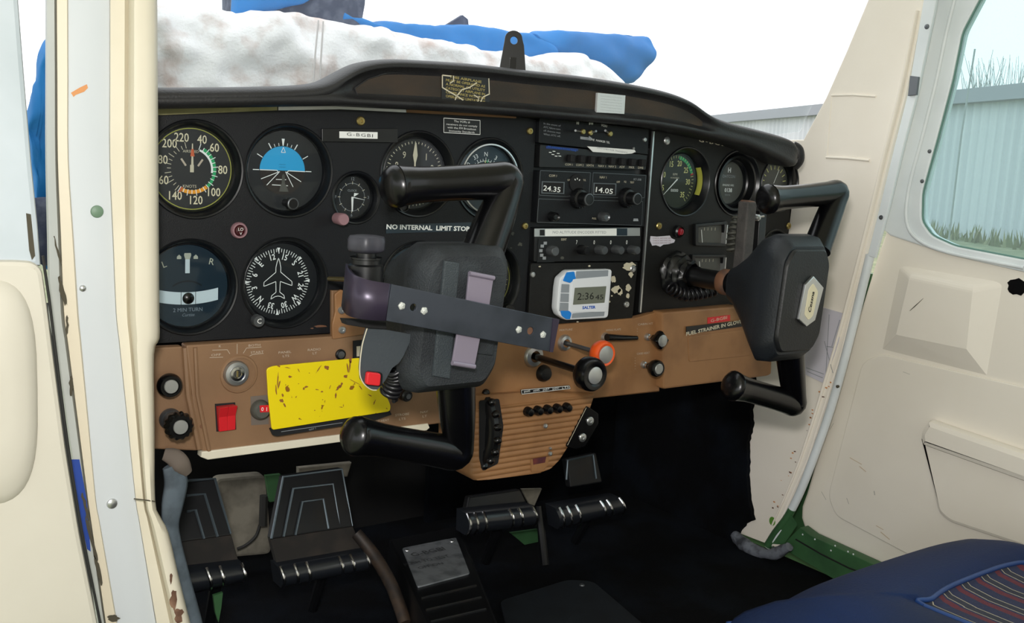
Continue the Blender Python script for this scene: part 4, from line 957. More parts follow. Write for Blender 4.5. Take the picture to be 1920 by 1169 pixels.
# glovebox bits
yg = YB - .014
b = MB(); b.plate(rounded(ppoly([(1290, 632), (1395, 618), (1412, 660), (1406, 668), (1292, 680)], yg - .001), .004), PY(yg - .001), .003, 'brown_light', bevel=.0014); b.build('glovebox_lid', pd)
b = MB(); b.plate(ppoly([(1327, 596), (1369, 591), (1369, 602), (1327, 607.5)], yg - .0006), PY(yg - .0006), .0006, 'red'); tp = b.build('label_tape', pd); tp['label'] = 'red embossed tape'
b = MB(); ptext(b, 'G-BGBI', 1348, 599, 5.5, 'ink_pale', yg - .0006, fit=30, rot=-6, z=.0002); b.build('lettering', tp)
b = MB(); b.plate(ppoly([(1287, 613), (1404, 600), (1404, 611), (1287, 627)], yg - .0022), PY(yg - .0022), .0010, 'satin_black'); tp = b.build('label_tape', pd); tp['label'] = 'black embossed tape reading FUEL STRAINER IN GLOVE BOX'
b = MB(); ptext(b, 'FUEL STRAINER IN GLOVE BOX', 1350, 612.5, 6.5, 'ink_pale', yg - .0022, fit=122, rot=-6.5, z=.0002, bold=.0002); b.build('lettering', tp)

# ---- push-pull controls
def plunger(name, label, px, py, ln, r_rod, rod_m, head, head_r, head_m, cap_r, collar=.009, collar_m='alu', head_len=.014, cat='control knob', tilt=(0, 0), facets=0):
    p = P(px, py, YB - .001); t = thing(name, label, cat, p); d = Vector((tilt[0], -1, tilt[1])).normalized()
    b = MB(); b.lathe([(collar, 0), (collar, .001), (collar * .85, .004), (collar * .5, .005)], p, (0, -1, 0), collar_m, 28); b.build('collar', t)
    b = MB(); b.tube([p, p + d * ln], r_rod, rod_m, 14); b.build('rod', t)
    q = p + d * ln; L = head_len
    b = MB(); b.lathe([(r_rod * 1.6, -.010), (head_r * .45, -.006), (head_r * .85, -.002), (head_r * .98, .002), (head_r, L * .45), (head_r * .97, L * .8), (head_r * .85, L), (cap_r * 1.12, L), (cap_r * 1.05, L - .0008), (0, L - .0008)], q, d, head_m, facets or 36); b.build('knob_head', t, smooth=50 if not facets else 30, bevel=0 if not facets else .0012)
    b = MB(); b.lathe([(cap_r, L - .001), (cap_r, L + .0001), (cap_r * .9, L + .0006), (0, L + .0006)], q, d, 'alu_cap', 30); b.build('metal_cap', t)
    return t
plunger('throttle', 'large black round throttle knob with silver cap, pulled out', 1000, 668, .098, .0042, 'gloss_black', None, .0195, 'gloss_black', .0098, collar=.014, head_len=.018)
plunger('mixture_control', 'orange-red round mixture knob with silver cap on a steel rod', 1058, 643, .066, .0028, 'steel_dark', None, .0158, 'orange', .0105, collar=.0105, head_len=.013)
plunger('cabin_heat_control', 'upper black square knob with pale cap, near glovebox', 1213, 632, .020, .0028, 'chrome', None, .0125, 'gloss_black', .0078, collar=.005, head_len=.010, facets=4)
plunger('carburettor_heat_control', 'lower black round knob with pale cap, near glovebox', 1206, 684, .020, .0028, 'chrome', None, .0112, 'gloss_black', .0070, collar=.005, head_len=.010)
# flap lever
p = P(1134, 633, YB - .001); t = thing('flap_lever', 'flat black flap switch lever pointing right, with steel pivot', 'lever', p)
b = MB(); b.lathe([(.0065, 0), (.006, .004), (.004, .008), (0, .009)], p, (0, -1, 0), 'alu', 20); b.build('pivot', t)
b = MB(); e0 = P(1138, 633, -.018); e1 = P(1165, 634, -.018); e2 = P(1194, 634, -.018); b.tube([e0, e1, e2], [.0052, .0042, .0030], 'gloss_black', 12, sq=.9); b.build('lever_arm', t)
p = P(1052, 640, YB)
# dark lens + grey button near throttle base
c = P(1018, 700, YB - .001); b = MB(); b.lathe([(.0105, 0), (.010, .004), (.0075, .008), (0, .009)], c, (0, -1, 0), 'satin_black', 24); tag(b.build('rubber_grommet'), 'black rubber button beneath the throttle rod', 'button')

# ================================================================= PEDESTAL
YP = -.012
ol = rounded(ppoly([(884, 742), (1010, 733), (1118, 738), (1106, 775), (1075, 826), (1052, 862), (1036, 878), (1012, 887), (890, 903), (882, 893)], YP), .003)
ped = thing('pedestal', 'ribbed brown centre pedestal hanging below the lower panel', 'pedestal', P(980, 890, YP))
zs = [z_ for _, z_ in ol]; z0, z1 = min(zs), max(zs)
def xr(z_):
    xs = []
    for k in range(len(ol)):
        (a, c_), (d_, e_) = ol[k], ol[(k + 1) % len(ol)]
        if (c_ - z_) * (e_ - z_) <= 0 and abs(c_ - e_) > 1e-9: xs.append(a + (d_ - a) * (z_ - c_) / (e_ - c_))
    return (min(xs), max(xs)) if xs else None
rows = []; NZ = 150
for i in range(NZ + 1):
    z_ = z0 + 1e-5 + (z1 - z0 - 2e-5) * i / NZ; ab = xr(z_)
    if not ab: continue
    a, d_ = ab; rp_ = 0
    s1 = (z1 - z_)
    on = 1 if s1 > .016 else 0
    rp_ = -.0020 * on * abs(math.sin((s1) / .0068 * PI)) ** .7
    m_ = .004
    row = [Vector((a, .06, z_)), Vector((a, YP + .003, z_)), Vector((a + m_, YP - .0005, z_))]
    for k in range(1, 12): row.append(Vector((a + m_ + (d_ - a - 2 * m_) * k / 12, YP + rp_, z_)))
    row += [Vector((d_ - m_, YP - .0015, z_)), Vector((d_, YP + .003, z_)), Vector((d_, .06, z_))]
    rows.append(row)
b = MB(); b.grid(rows, 'brown_light'); b.add([rows[0][0], rows[0][1], rows[0][-2], rows[0][-1]], [(0, 1, 2, 3)], 'brown_light'); b.build('ribbed_cover', ped, smooth=50)
yq = YP - .003
b = MB(); b.plate(ppoly([(977, 731.5), (1068, 723), (1070, 729), (978, 740)], yq), PY(yq), .0015, 'satin_black'); tp = b.build('placard', ped); tp['label'] = 'narrow black fuse placard with white frame'
b = MB(); fr_ = ppoly([(977.5, 732), (1067, 724), (1069, 729), (978.5, 739.5)], yq)
for k in range(4): b.line(PY(yq), fr_[k], fr_[(k + 1) % 4], .0006, 'ink_white', z=.0002)
for k, s_ in enumerate(('SPARE', 'PANEL', 'INST', 'RADIO', 'LTS')): ptext(b, s_, 988 + k * 18, 734.5 - k * 1.8, 3.6, 'ink_white', yq, fit=12, rot=-5, z=.0002)
b.build('lettering', tp)
for k in range(5):
    c = P(988 + k * 18, 771.5 - k * 2.0, YP - .002); b = MB(); b.lathe([(.0060, 0), (.0060, .005), (.0050, .0065), (.0042, .009), (.0030, .0095), (0, .0090)], c, (0, -1, 0), 'gloss_black', 20)
    f_ = tag(b.build('fuse_cap'), 'one of five small black fuse caps in a row on the ribbed pedestal', 'fuse cap', 'black fuse caps on the pedestal')
for (x_, z_, r_) in ((1022, 799, .0032), (1031, 841, .0018), (1031, 851, .0030)):
    screw(ped, x_, z_, r_, YP - .0028, 'alu')
b = MB(); b.plate(ppoly([(996, 862), (1030, 857), (1028, 872), (1018, 884), (997, 886)], YP - .0035), PY(YP - .0035), .002, 'brown_light', bevel=.0004); b.plate(ppoly([(999, 861), (1024, 857), (1022, 868), (1000, 872)], YP - .0037), PY(YP - .0037), .0003, mat('maroon', '#4a2028', .7, col2='#6b3028', nscale=60)); b.build('patch', ped)['label'] = 'maroon stained corner patch'
# trim wheel in its slot
b = MB(); b.plate(rounded(ppoly([(899, 752), (936, 748), (944, 800), (934, 870), (905, 884), (899, 860)], YP - .0032), .003), PY(YP - .0032), .001, 'matt_black'); b.build('wheel_slot', ped)
tw = thing('trim_wheel', 'black elevator trim wheel with lugs, set in the pedestal slot', 'trim wheel', P(925, 810, -.02))
cx_, cy_, cz_ = P(918, 815, -.02).x, .012, P(918, 812, -.02).z
b = MB(); b.lathe([(0, .004), (.020, .004), (.034, .0025), (.036, .0045), (.044, .005), (.0475, .003), (.0475, -.003), (.044, -.005), (0, -.005)], (cx_, cy_, cz_), (-1, 0, 0), 'satin_black', 64); b.build('wheel_disc', tw)
for k in range(20):
    a = 2 * PI * k / 20 + .1; d_ = Vector((0, math.cos(a), math.sin(a))); tng = Vector((0, -math.sin(a), math.cos(a)))
    p = Vector((cx_, cy_, cz_)) + d_ * .0490
    if p.y > -.004: continue
    b = MB(); b.tube([p - tng * .0042, p - tng * .002, p + tng * .002, p + tng * .0042], [.0025, .0048, .0048, .0025], 'gloss_black', 10, smooth=2); b.build('grip_lug', tw)
# black bracket right of pedestal with two bolts
yq = -.016
t = thing('microphone_bracket', 'black slanted bracket with two round bolts, right of the pedestal', 'bracket', P(1090, 810, yq))
b = MB(); b.plate(rounded(ppoly([(1101, 762), (1122, 776), (1122, 795), (1097, 838), (1080, 843), (1062, 838)], yq), .002), PY(yq), .012, 'gloss_black', bevel=.0006); b.build('plate', t)
b = MB(); b.line(PY(yq), P2(1099, 765, yq), P2(1064, 835, yq), .0008, 'ink_pale', z=.0003); b.build('worn_edge', t)
screw(t, 1106, 790, .0056, yq, 'alu', 'bolt'); screw(t, 1092, 821, .0056, yq, 'alu', 'bolt')

# ================================================================= CONTROL WHEELS
AXL = Vector((.168, 0, -.112)); AXR = Vector((.638, 0, -.112))
def grips(t, top, bottom, hubtop, hubbot, mats='gloss_black'):
    """each: corner, end, outer radius"""
    for (corner, end, hub, sgn) in ((top[0], top[1], hubtop, 1), (bottom[0], bottom[1], hubbot, -1)):
        d = (end - corner); b = MB()
        c0 = corner + (hub - corner).normalized() * .012
        pts = [hub, hub.lerp(corner, .5), corner.lerp(hub, .16), corner + d * .03 + Vector((0, 0, 0)), corner + d * .16, corner + d * .45, corner + d * .78, corner + d * .93, end]
        rad = [.0175, .0160, .0150, .0165, .0160, .0150, .0152, .0170, .0185]
        b.tube(pts, rad, mats, 20, smooth=5, sq=.88)
        b.build('handgrip', t, smooth=60)
        b = MB(); ax = d.normalized(); b.lathe([(.0176, -.001), (.0170, .002), (.0135, .0056), (.007, .0072), (0, .0076)], end, ax, mats, 24); b.build('grip_end', t)
# right wheel
yr = -.175
t = thing('control_yoke', 'right black control wheel with silver badge on its hub', 'yoke', (AXR.x, -.17, AXR.z))
ct, et = P(1570, 362, yr), P(1440, 374, yr); cb, eb = P(1490, 757, yr), P(1375, 724, yr)
grips(t, (ct, et), (cb, eb), P(1530, 470, -.190), P(1480, 655, -.190))
# hub: stacked rounded-rectangle sections from narrow back to broad front
def section(cx, cz, hw, hh, y, cut, n=6, lean=0.0):
    pts = rounded([(-hw, -hh + cut), (-hw + cut * .6, -hh), (hw - cut * .6, -hh), (hw, -hh + cut), (hw, hh - cut), (hw - cut * .6, hh), (-hw + cut * .6, hh), (-hw, hh - cut)], cut * .35, 3)
    return [Vector((cx + a + lean * c_, y, cz + c_)) for a, c_ in pts]
F4 = [P(*q, -.222) for q in ((1475, 488), (1561, 470), (1532, 655), (1452, 642))]
fcx = sum(p.x for p in F4) / 4; fcz = sum(p.z for p in F4) / 4
secs = [(AXR.x, AXR.z, .019, .019, -.112, .008, 0), (AXR.x, AXR.z, .023, .024, -.124, .009, 0), (.635, -.113, .034, .040, -.150, .014, .03), (.636, -.113, .043, .063, -.172, .018, .06), (fcx + .001, fcz, .0445, .0740, -.192, .020, .08), (fcx, fcz, .0435, .0720, -.208, .020, .08), (fcx, fcz, .039, .0620, -.219, .017, .07)]
b = MB(); rw = [section(a, c_, hw, hh, y_, cut, lean=ln) for a, c_, hw, hh, y_, cut, ln in secs]
b.grid(rw, 'hub_side', closed_u=True, flip=True); N_ = len(rw[0]); o_ = (len(rw) - 1) * N_
b.f.append(tuple(o_ + k for k in range(N_))); b.mi.append(0); b.f.append(tuple(reversed(range(N_)))); b.mi.append(0)
b.build('hub', t, smooth=50)
b = MB(); rw = [section(fcx, fcz, .0385, .0590, -.2188, .017, lean=.07), section(fcx, fcz, .0385, .0590, -.2212, .017, lean=.07), section(fcx, fcz, .0365, .0570, -.2235, .016, lean=.07)]
b.grid(rw, 'hub_pad', closed_u=True, flip=True); b.f.append(tuple(2 * len(rw[0]) + k for k in range(len(rw[0])))); b.mi.append(0); b.build('hub_pad', t, smooth=50)
# badge
yb = -.2235
q = [(1526, 518), (1545, 540), (1529, 601), (1513, 613), (1498, 599), (1511, 534)]
hx = ppoly(q, yb - .004); bx_ = sum(a for a, _ in hx) / 6; bz_ = sum(c_ for _, c_ in hx) / 6
b = MB(); b.plate(hx, PY(yb - .004), .004, 'alu', bevel=.0010); bd = b.build('badge', t); bd['label'] = 'silver hexagonal badge with cream centre'
inn = [(bx_ + (a - bx_) * .52 , bz_ + (c_ - bz_) * .74) for a, c_ in hx]
b = MB(); b.plate(rounded(inn, .003), PY(yb - .0045), .0008, 'ink_cream', bevel=.0002); b.build('badge_centre', bd)
b = MB(); mtext(b, 'Cessna', Matrix.Translation((bx_, 0, bz_)) @ PY(yb - .0045), .0050, MATS['ink_black'], rot=-82, fit=.024, z=.0002, shear=.3, bold=.0002); b.build('badge_lettering', bd)
# shaft, boot, collar, rusty bar
b = MB(); b.lathe([(.0125, .004), (.0125, .118)], (AXR.x, 0, AXR.z), (0, -1, 0), 'satin_black', 28); b.build('shaft', t)
b = MB(); b.lathe([(.0150, -.002), (.0165, .001), (.0165, .010), (.0150, .0125)], (AXR.x, -.090, AXR.z), (0, -1, 0), 'rust', 28); b.build('collar', t)['label'] = 'rusty collar'
b = MB(); random.seed(11); rows = []
for j in range(13):
    h = j / 12 * .034; rr = .0285 - .014 * (j / 12) + .0020 * math.sin(j * 2.3)
    rows.append([Vector((AXR.x + (rr + .0012 * math.sin(5 * q_ + j) + .0008 * math.sin(9 * q_ - j * 1.7)) * math.cos(q_), -.005 - h, AXR.z + (rr + .0012 * math.sin(5 * q_ + j) + .0008 * math.sin(9 * q_ - j)) * math.sin(q_))) for q_ in [2 * PI * k / 48 for k in range(48)]])
b.grid(rows, 'satin_black', closed_u=True, flip=False); bt = b.build('shaft_boot', t, smooth=60); bt['label'] = 'crumpled black sleeve where shaft meets panel'
b = MB(); xa = P(1388, 520, -.100)
p0, p1 = P(1388, 545, -.092), P(1402, 378, -.092)
b.tube([p0, P(1394, 470, -.092), p1], [.0135, .0120, .0120], 'rough_grey', 4, sq=1.0, twist=PI / 4, upv=(0, 1, 0)); o = b.build('support_bar', t, smooth=30, bevel=.002); o['label'] = 'rough grey upright bar clamped to shaft'
b = MB(); pt = P(1402, 378, -.092); b.tube([P(1401, 390, -.092), P(1403, 376, -.092)], [.0124, .0100], 'rust', 4, twist=PI / 4, upv=(0, 1, 0)); b.build('rusty_tip', t, bevel=.002)
b = MB(); b.tube([P(1415, 545, -.080), P(1424, 395, -.080)], .0095, 'satin_black', 4, twist=PI / 4, upv=(0, 1, 0)); b.build('black_post', t, bevel=.001)
b = MB(); c = P(1416, 408, -.095); b.lathe([(.0045, 0), (.0042, .005), (.002, .007), (0, .0072)], c, (.3, -1, 0), 'alu', 12); b.tube([c, c + Vector((.012, -.004, .002))], .0012, 'chrome', 8); b.build('clamp_screw', t)
# coiled microphone cord on the right
def coil(path, r, turns, wire, mt='coil', n=14):
    pts = catmull(path, 10); L = [0]
    for a, c_ in zip(pts, pts[1:]): L.append(L[-1] + (c_ - a).length)
    out = []; N = turns * n; prev = Vector((0, -1, 0))
    for i in range(N + 1):
        s_ = L[-1] * i / N; j = 0
        while j < len(L) - 2 and L[j + 1] < s_: j += 1
        f = (s_ - L[j]) / max(1e-9, L[j + 1] - L[j]); p = pts[j].lerp(pts[j + 1], f); tg = (pts[j + 1] - pts[j]).normalized()
        a = (prev - tg * prev.dot(tg)).normalized(); prev = a; c_ = tg.cross(a); ph = 2 * PI * i / n
        out.append(p + (a * math.cos(ph) + c_ * math.sin(ph)) * r)
    b = MB(); b.tube(out, wire, mt, 7); return b
b = coil([P(1255, 538, -.022), P(1285, 552, -.026), P(1320, 548, -.032), P(1344, 541, -.036)], .0075, 11, .0020)
tag(b.build('coiled_cord', smooth=60), 'black coiled cord hanging below the right control shaft', 'cord')
b = coil([P(1383, 408, -.05), P(1374, 440, -.05), P(1372, 475, -.05)], .0060, 7, .0020, 'dial_grey')
tag(b.build('coiled_cord', smooth=60), 'grey coiled cord running up behind the rough grey bar', 'cord')

# ---- left wheel
yl = -.168
t = thing('control_yoke', 'left black control wheel with broad faceted rubber hub', 'yoke', (AXL.x, -.17, AXL.z))
ct, et = P(956, 338, yl), P(742, 350, yl); cb, eb = P(862, 852, yl), P(668, 818, yl)
def gripL(corner, end, hub, sc=1.0):
    d = end - corner; b = MB()
    pts = [hub, hub.lerp(corner, .5), corner.lerp(hub, .15), corner + d * .04, corner + d * .18, corner + d * .45, corner + d * .75, corner + d * .92, end]
    rad = [.0210, .0190, .0160, .0175, .0180, .0170, .0168, .0185, .0200]
    b.tube(pts, [q * sc for q in rad], 'gloss_black', 20, smooth=5, sq=.92); b.build('handgrip', t, smooth=60)
    b = MB(); b.lathe([(.0192 * sc, -.001), (.0186 * sc, .003), (.0145 * sc, .0075), (.0075 * sc, .0098), (0, .0103)], end, (d.normalized() + Vector((0, -.25, 0))), 'gloss_black', 26); b.build('grip_end', t, smooth=60)
gripL(ct, et, P(898, 490, -.185)); gripL(cb, eb, P(853, 700, -.185), .94)
b = MB(); b.lathe([(.0125, .004), (.0125, .14)], (AXL.x, 0, AXL.z), (0, -1, 0), 'satin_black', 28); b.build('shaft', t)
b = MB()
T4 = [P(*q, -.215) for q in ((812, 494), (950, 494), (930, 712), (784, 702))]
lcx = sum(p.x for p in T4) / 4; lcz = sum(p.z for p in T4) / 4
secs = [(AXL.x, AXL.z, .022, .022, -.110, .008, 0), (AXL.x, AXL.z, .036, .040, -.135, .012, .02), (.178, -.113, .043, .060, -.165, .014, .05), (lcx, lcz, .0490, .0660, -.190, .016, .09), (lcx, lcz, .0480, .0650, -.204, .018, .10), (lcx - .001, lcz, .0400, .0570, -.216, .016, .10)]
rw = [section(a, c_, hw, hh, y_, cut, lean=ln) for a, c_, hw, hh, y_, cut, ln in secs]
b.grid(rw, 'hub_rubber', closed_u=True, flip=True); N_ = len(rw[0]); o_ = (len(rw) - 1) * N_
b.f.append(tuple(o_ + k for k in range(N_))); b.mi.append(0); b.f.append(tuple(reversed(range(N_)))); b.mi.append(0)
b.build('hub', t, smooth=40)
b = MB(); b.plate(ppoly([(834, 489), (863, 493), (845, 712), (812, 706)], -.2185), PY(-.2185), .004, mat('rib_lit_grey', '#343b3f', .6, bump=.8, bscale=700), bevel=.0016); o = b.build('hub_rib', t); o['label'] = 'raised vertical rib on the hub face, painted lit grey'  # lighter grey than the hub: a facet catching light, put into the colour
b = MB(); b.plate(ppoly([(912, 516), (948, 518), (925, 668), (893, 664)], -.2185), PY(-.2185), .004, 'hub_rubber', bevel=.0016); b.build('hub_rib', t)

# ---- bracket strapped on the hub
ys = -.240
t = thing('mounting_bracket', 'bent steel strap bracket clamped across the left wheel hub, with top knob', 'bracket', P(860, 600, ys))
tl, tr2, br_, bl = P(734, 533, ys), P(1048, 599, ys), P(1036, 661, ys), P(724, 602, ys)
Mst = frame((tl + tr2 + br_ + bl) / 4, (0, -1, 0)); inv = Mst.inverted()
loc = lambda p: tuple((inv @ p)[:2])
holes = [circ(*loc(P(775, 577, ys)), .0030, 16), circ(*loc(P(995, 621, ys)), .0034, 16)]
b = MB(); b.plate([loc(bl), loc(br_), loc(tr2), loc(tl)], Mst, .0030, 'strap_steel', holes=holes, bevel=.0006); o = b.build('flat_strap', t); o['label'] = 'shiny dark steel strap'
b = MB(); b.plate([loc(P(1048 - 12, 597, ys)), loc(P(1048, 599, ys)), loc(P(1036, 661, ys)), loc(P(1030, 660, ys))], Mst @ Matrix.Translation((0, 0, .0009)), .001, 'strap_purple'); b.build('end_fold', t)
for (x_, z_) in ((753, 574), (795, 583), (972.5, 618.5), (1018, 628)):
    random.seed(int(x_)); c = P(x_, z_, ys - .0005); b = MB(); rws = []
    for rr, h in ((.0032, 0), (.0030, .0008), (.0018, .0016), (.0002, .0018)):
        rws.append([Vector((c.x + rr * (1 + .10 * math.sin(5 * q_ + x_)) * math.cos(q_), c.y - h, c.z + rr * (1 + .10 * math.sin(5 * q_ + x_)) * math.sin(q_))) for q_ in [2 * PI * k / 16 for k in range(16)]])
    b.grid(rws, 'weld', closed_u=True); b.build('weld_spot', t)
b = MB(); c = P(995, 621, ys + .0015); b.lathe([(.0034, 0), (0, .0005)], c, (0, -1, 0), 'rust', 14); b.build('rusty_hole', t)
# curved part bending back to the left
A1, A0 = P(734, 533, ys), P(724, 602, ys)
up_ = (A1 - A0)
path = [Vector((A0.x, ys, 0)), Vector((A0.x - .012, ys + .0015, 0)), Vector((A0.x - .0215, ys + .008, 0)), Vector((A0.x - .0245, ys + .020, 0)), Vector((A0.x - .020, ys + .038, 0)), Vector((A0.x - .011, ys + .060, 0))]
rows = []; cp = catmull(path, 6)
for kk, p in enumerate(cp):
    f = kk / (len(cp) - 1)
    zb = A0.z + .004 * f; zt = A1.z + .010 * f
    rows.append([Vector((p.x, p.y, zb)), Vector((p.x + (A1.x - A0.x) * .8, p.y, zt))])
b = MB(); b.grid(rows, 'strap_purple', flip=False); o = b.build('curved_strap', t, smooth=60, solid=.003, bevel=0); o['label'] = 'dull purple curved end of the strap'
b = MB(); b.plate([loc(P(648, 600, ys + .03)), loc(P(724, 604, ys + .03)), loc(P(726, 618, ys + .03)), loc(P(690, 616, ys + .03)), loc(P(652, 610, ys + .03))], Mst @ Matrix.Translation((0, 0, -.03)), .012, 'matt_black', bevel=.001); b.build('clamp_block', t)
# knob on top
kb = P(686, 500, ys + .040); kt = P(684, 448, ys + .040)
L = (kt - kb).length; ax = Vector((0, 0, 1))
b = MB(); b.lathe([(.0150, -.012), (.0150, .001), (.0125, .0025), (.0125, .006), (.0135, .0065), (.0135, .008)], kb, ax, 'satin_black', 32); b.build('post', t)
b = MB(); b.lathe([(.0085, .006), (.0085, L * .62)], kb, ax, 'satin_black', 24); b.build('threaded_stem', t)
b = MB(); rws = []
for rr, h in ((.010, L * .50), (.0150, L * .58), (.0160, L * .66), (.0160, L * .98), (.0148, L * 1.08), (.0105, L * 1.12), (.0002, L * 1.12)):
    rws.append([kb + Vector(((rr * (1 + (.07 * math.cos(6 * q_) if rr > .012 else 0))) * math.cos(q_), (rr * (1 + (.07 * math.cos(6 * q_) if rr > .012 else 0))) * math.sin(q_), h)) for q_ in [2 * PI * k / 60 for k in range(60)]])
b.grid(rws, mat('knob_grey', '#33333b', .45), closed_u=True); o = b.build('clamp_knob', t, smooth=45); o['label'] = 'dark lobed hand knob'
b = MB(); pk = P(645, 524, ys + .06); b.tube([P(617, 523, -.03), P(650, 524, -.09)], .0022, 'brass', 10); b.build('side_pin', t)
# spring clips
b = MB(); y_ = -.2255
b.plate(ppoly([(880, 511), (926, 520), (914, 600), (872, 592)], y_), PY(y_), .0025, 'clip', bevel=.0006); b.build('spring_clip', t)['label'] = 'upper pinkish grey clip'
b = MB(); y_ = ys + .004
b.plate(ppoly([(860, 612), (903, 622), (890, 690), (848, 683)], y_), PY(y_), .0025, 'clip', bevel=.0006); b.build('spring_clip', t)['label'] = 'lower pinkish grey clip'
b = MB(); b.tube([P(880, 513, -.226), P(926, 522, -.226)], .0022, 'clip', 10); b.build('clip_rolled_edge', t); b = MB(); b.tube([P(848, 681, ys + .003), P(890, 688, ys + .003)], .0022, 'clip', 10); b.build('clip_rolled_edge', t)

# ---- push to talk plate
yq = -.205
t = thing('push_to_talk_switch', 'grey metal plate with square red button, under the strap on left wheel', 'switch', P(705, 730, yq))
ol = rounded(ppoly([(688, 612), (775, 628), (757, 668), (748, 682), (736, 690), (722, 715), (708, 732), (694, 731), (676, 712), (674, 690), (678, 650)], yq), .002)
b = MB(); b.plate(ol, PY(yq), .0022, 'plate_grey', bevel=.0003); b.build('switch_plate', t)
b = MB(); e_ = [P(690, 611, yq - .0002), P(681, 640, yq - .0002), P(677, 662, yq - .0002), P(674.5, 690, yq - .0002), P(676, 708, yq - .0002), P(684, 722, yq - .0002), P(696, 731, yq - .0002), P(706, 732, yq - .0002)]
b.tube(e_, .0005, 'ink_pale', 6, smooth=3); b.build('pale_edge', t)
b = MB(); b.plate(rounded(ppoly([(687, 696), (718, 699), (717, 726), (685, 723)], yq - .002), .003), PY(yq - .002), .002, 'satin_black', bevel=.0005); b.build('button_frame', t)
b = MB(); b.plate(rounded(ppoly([(690, 698), (715, 701), (713, 725), (687, 722)], yq - .006), .0025), PY(yq - .006), .005, 'red', bevel=.0010); b.build('red_button', t)
b = coil([P(738, 690, -.185), P(742, 706, -.180), P(737, 725, -.175), P(728, 742, -.170)], .0080, 7, .0022)
tag(b.build('coiled_cord', smooth=60), 'black coiled cord behind the red button plate', 'cord')

# ================================================================= CABIN SHELL
FZ = -.56
def pz2(px, py, z): p = at(px, py, 'z', z); return (p.x, p.y)
# floor and walls
b = MB(); b.box((.41, -.42, FZ - .01), (1.02, 1.66, .02), 'carpet'); struct(b.build('floor'))
b = MB(); b.box((.435, .41, -.25), (.94, .02, .64), 'under'); wf = struct(b.build('wall_front'))
b = MB(); b.box((.41, -.64, .60), (1.10, 1.18, .03), 'cream'); struct(b.build('ceiling_unseen'))  # unseen roof slab, added to cut ambient light in the cabin
b = MB(); b.box((.41, -1.22, .0), (1.10, .03, 1.24), 'cream'); struct(b.build('wall_rear_unseen'))  # unseen back wall, added to close off ambient light from behind
b = MB(); b.box((-1.9, -.45, .66), (3.5, 1.5, .12), 'white_paint'); struct(b.build('wing_unseen', bevel=.04))  # unseen left wing overhead, added to keep sky light down
# right side wall: forward trim
XR = .900
tr = [X2(1645, -60, XR), X2(1629, -5, XR), X2(1586, 98, XR), X2(1548, 184, XR), X2(1506, 262, XR), (-.10, .075), (-.40, .055), (-.40, FZ), X2(1462, 1030, XR), X2(1458, 990, XR), X2(1515, 863, XR), X2(1580, 657, XR), X2(1622, 480, XR), X2(1646, 385, XR), X2(1672, 278, XR), X2(1700, 171, XR), X2(1722, 60, XR), X2(1742, -60, XR)]
tr = tr + [(.21, .60), (.17, .60)]
b = MB(); b.plate(tr, PX(XR), .02, 'cream_r', bevel=.002)
wr = struct(b.build('wall_right'))
b = MB()
b.tube([at(1559, 179, 'x', XR - .0005), at(1600, 178, 'x', XR - .0005), at(1642, 181, 'x', XR - .0005)], .0014, 'cream_r', 8)
b.tube([at(1549, 295, 'x', XR - .0005), at(1590, 297, 'x', XR - .0005), at(1630, 301, 'x', XR - .0005)], .0018, 'cream_r', 8)
b.tube([at(1559, 180, 'x', XR), at(1550, 295, 'x', XR)], .0010, 'cream_r', 8); b.build('moulded_ridge', wr)
b = MB()
ep = [at(*q, 'x', XR - .001) for q in ((1720, 20), (1692, 160), (1662, 280), (1636, 388), (1610, 490), (1565, 657), (1500, 863), (1448, 985))]
b.tube(ep, [.0045, .005, .005, .005, .0045, .004, .003, .002], 'cream_r', 12, smooth=4, sq=.6); b.build('rounded_edge', wr, smooth=60)
b = MB(); b.plate([X2(*q, XR - .003) for q in ((1535, 575), (1580, 588), (1572, 640), (1546, 720), (1500, 698))][::-1], PX(XR - .003), .0015, 'paper'); mp_ = b.build('placard', wr); mp_['label'] = 'white loading chart placard behind the right wheel'
b = MB(); MX = PX(XR - .003)
for A_, B_ in (((1555, 590), (1549, 700)), ((1575, 600), (1560, 650)), ((1512, 690), (1545, 702)), ((1514, 697), (1543, 709)), ((1546, 640), (1562, 700)), ((1550, 650), (1566, 652))): b.line(MX, X2(*A_, XR - .003), X2(*B_, XR - .003), .0010, 'ink_grey', z=.0004)
b.build('chart_lines', mp_)
random.seed(3); b = MB()
for k in range(26):
    f = random.random(); px_ = 1560 - f * 110 + random.uniform(-10, 6); py_ = 700 + f * 260
    cpt = X2(px_, py_, XR - .0006); r_ = random.uniform(.0008, .0026)
    b.flat([(cpt[0] + r_ * math.cos(a) * random.uniform(.5, 1.6), cpt[1] + r_ * .6 * math.sin(a) * random.uniform(.5, 1.2)) for a in [k2 * PI / 4 for k2 in range(8)]], PX(XR - .0012), 'orange_chip' if k % 3 else 'rusty_patch', .0)
b.build('rust_spots', wr)
b = MB(); cpt = X2(1448, 978, XR - .0008); b.flat([(cpt[0] + .006 * math.cos(a), cpt[1] + .007 * math.sin(a)) for a in [k2 * PI / 8 for k2 in range(16)]], PX(XR - .0008), 'moss', 0)
b.flat([X2(*q, XR - .0008) for q in ((1484, 965), (1462, 995), (1440, 1020), (1470, 1022), (1495, 985))][::-1], PX(XR - .0008), 'zinc_green', 0); b.build('green_stain', wr)
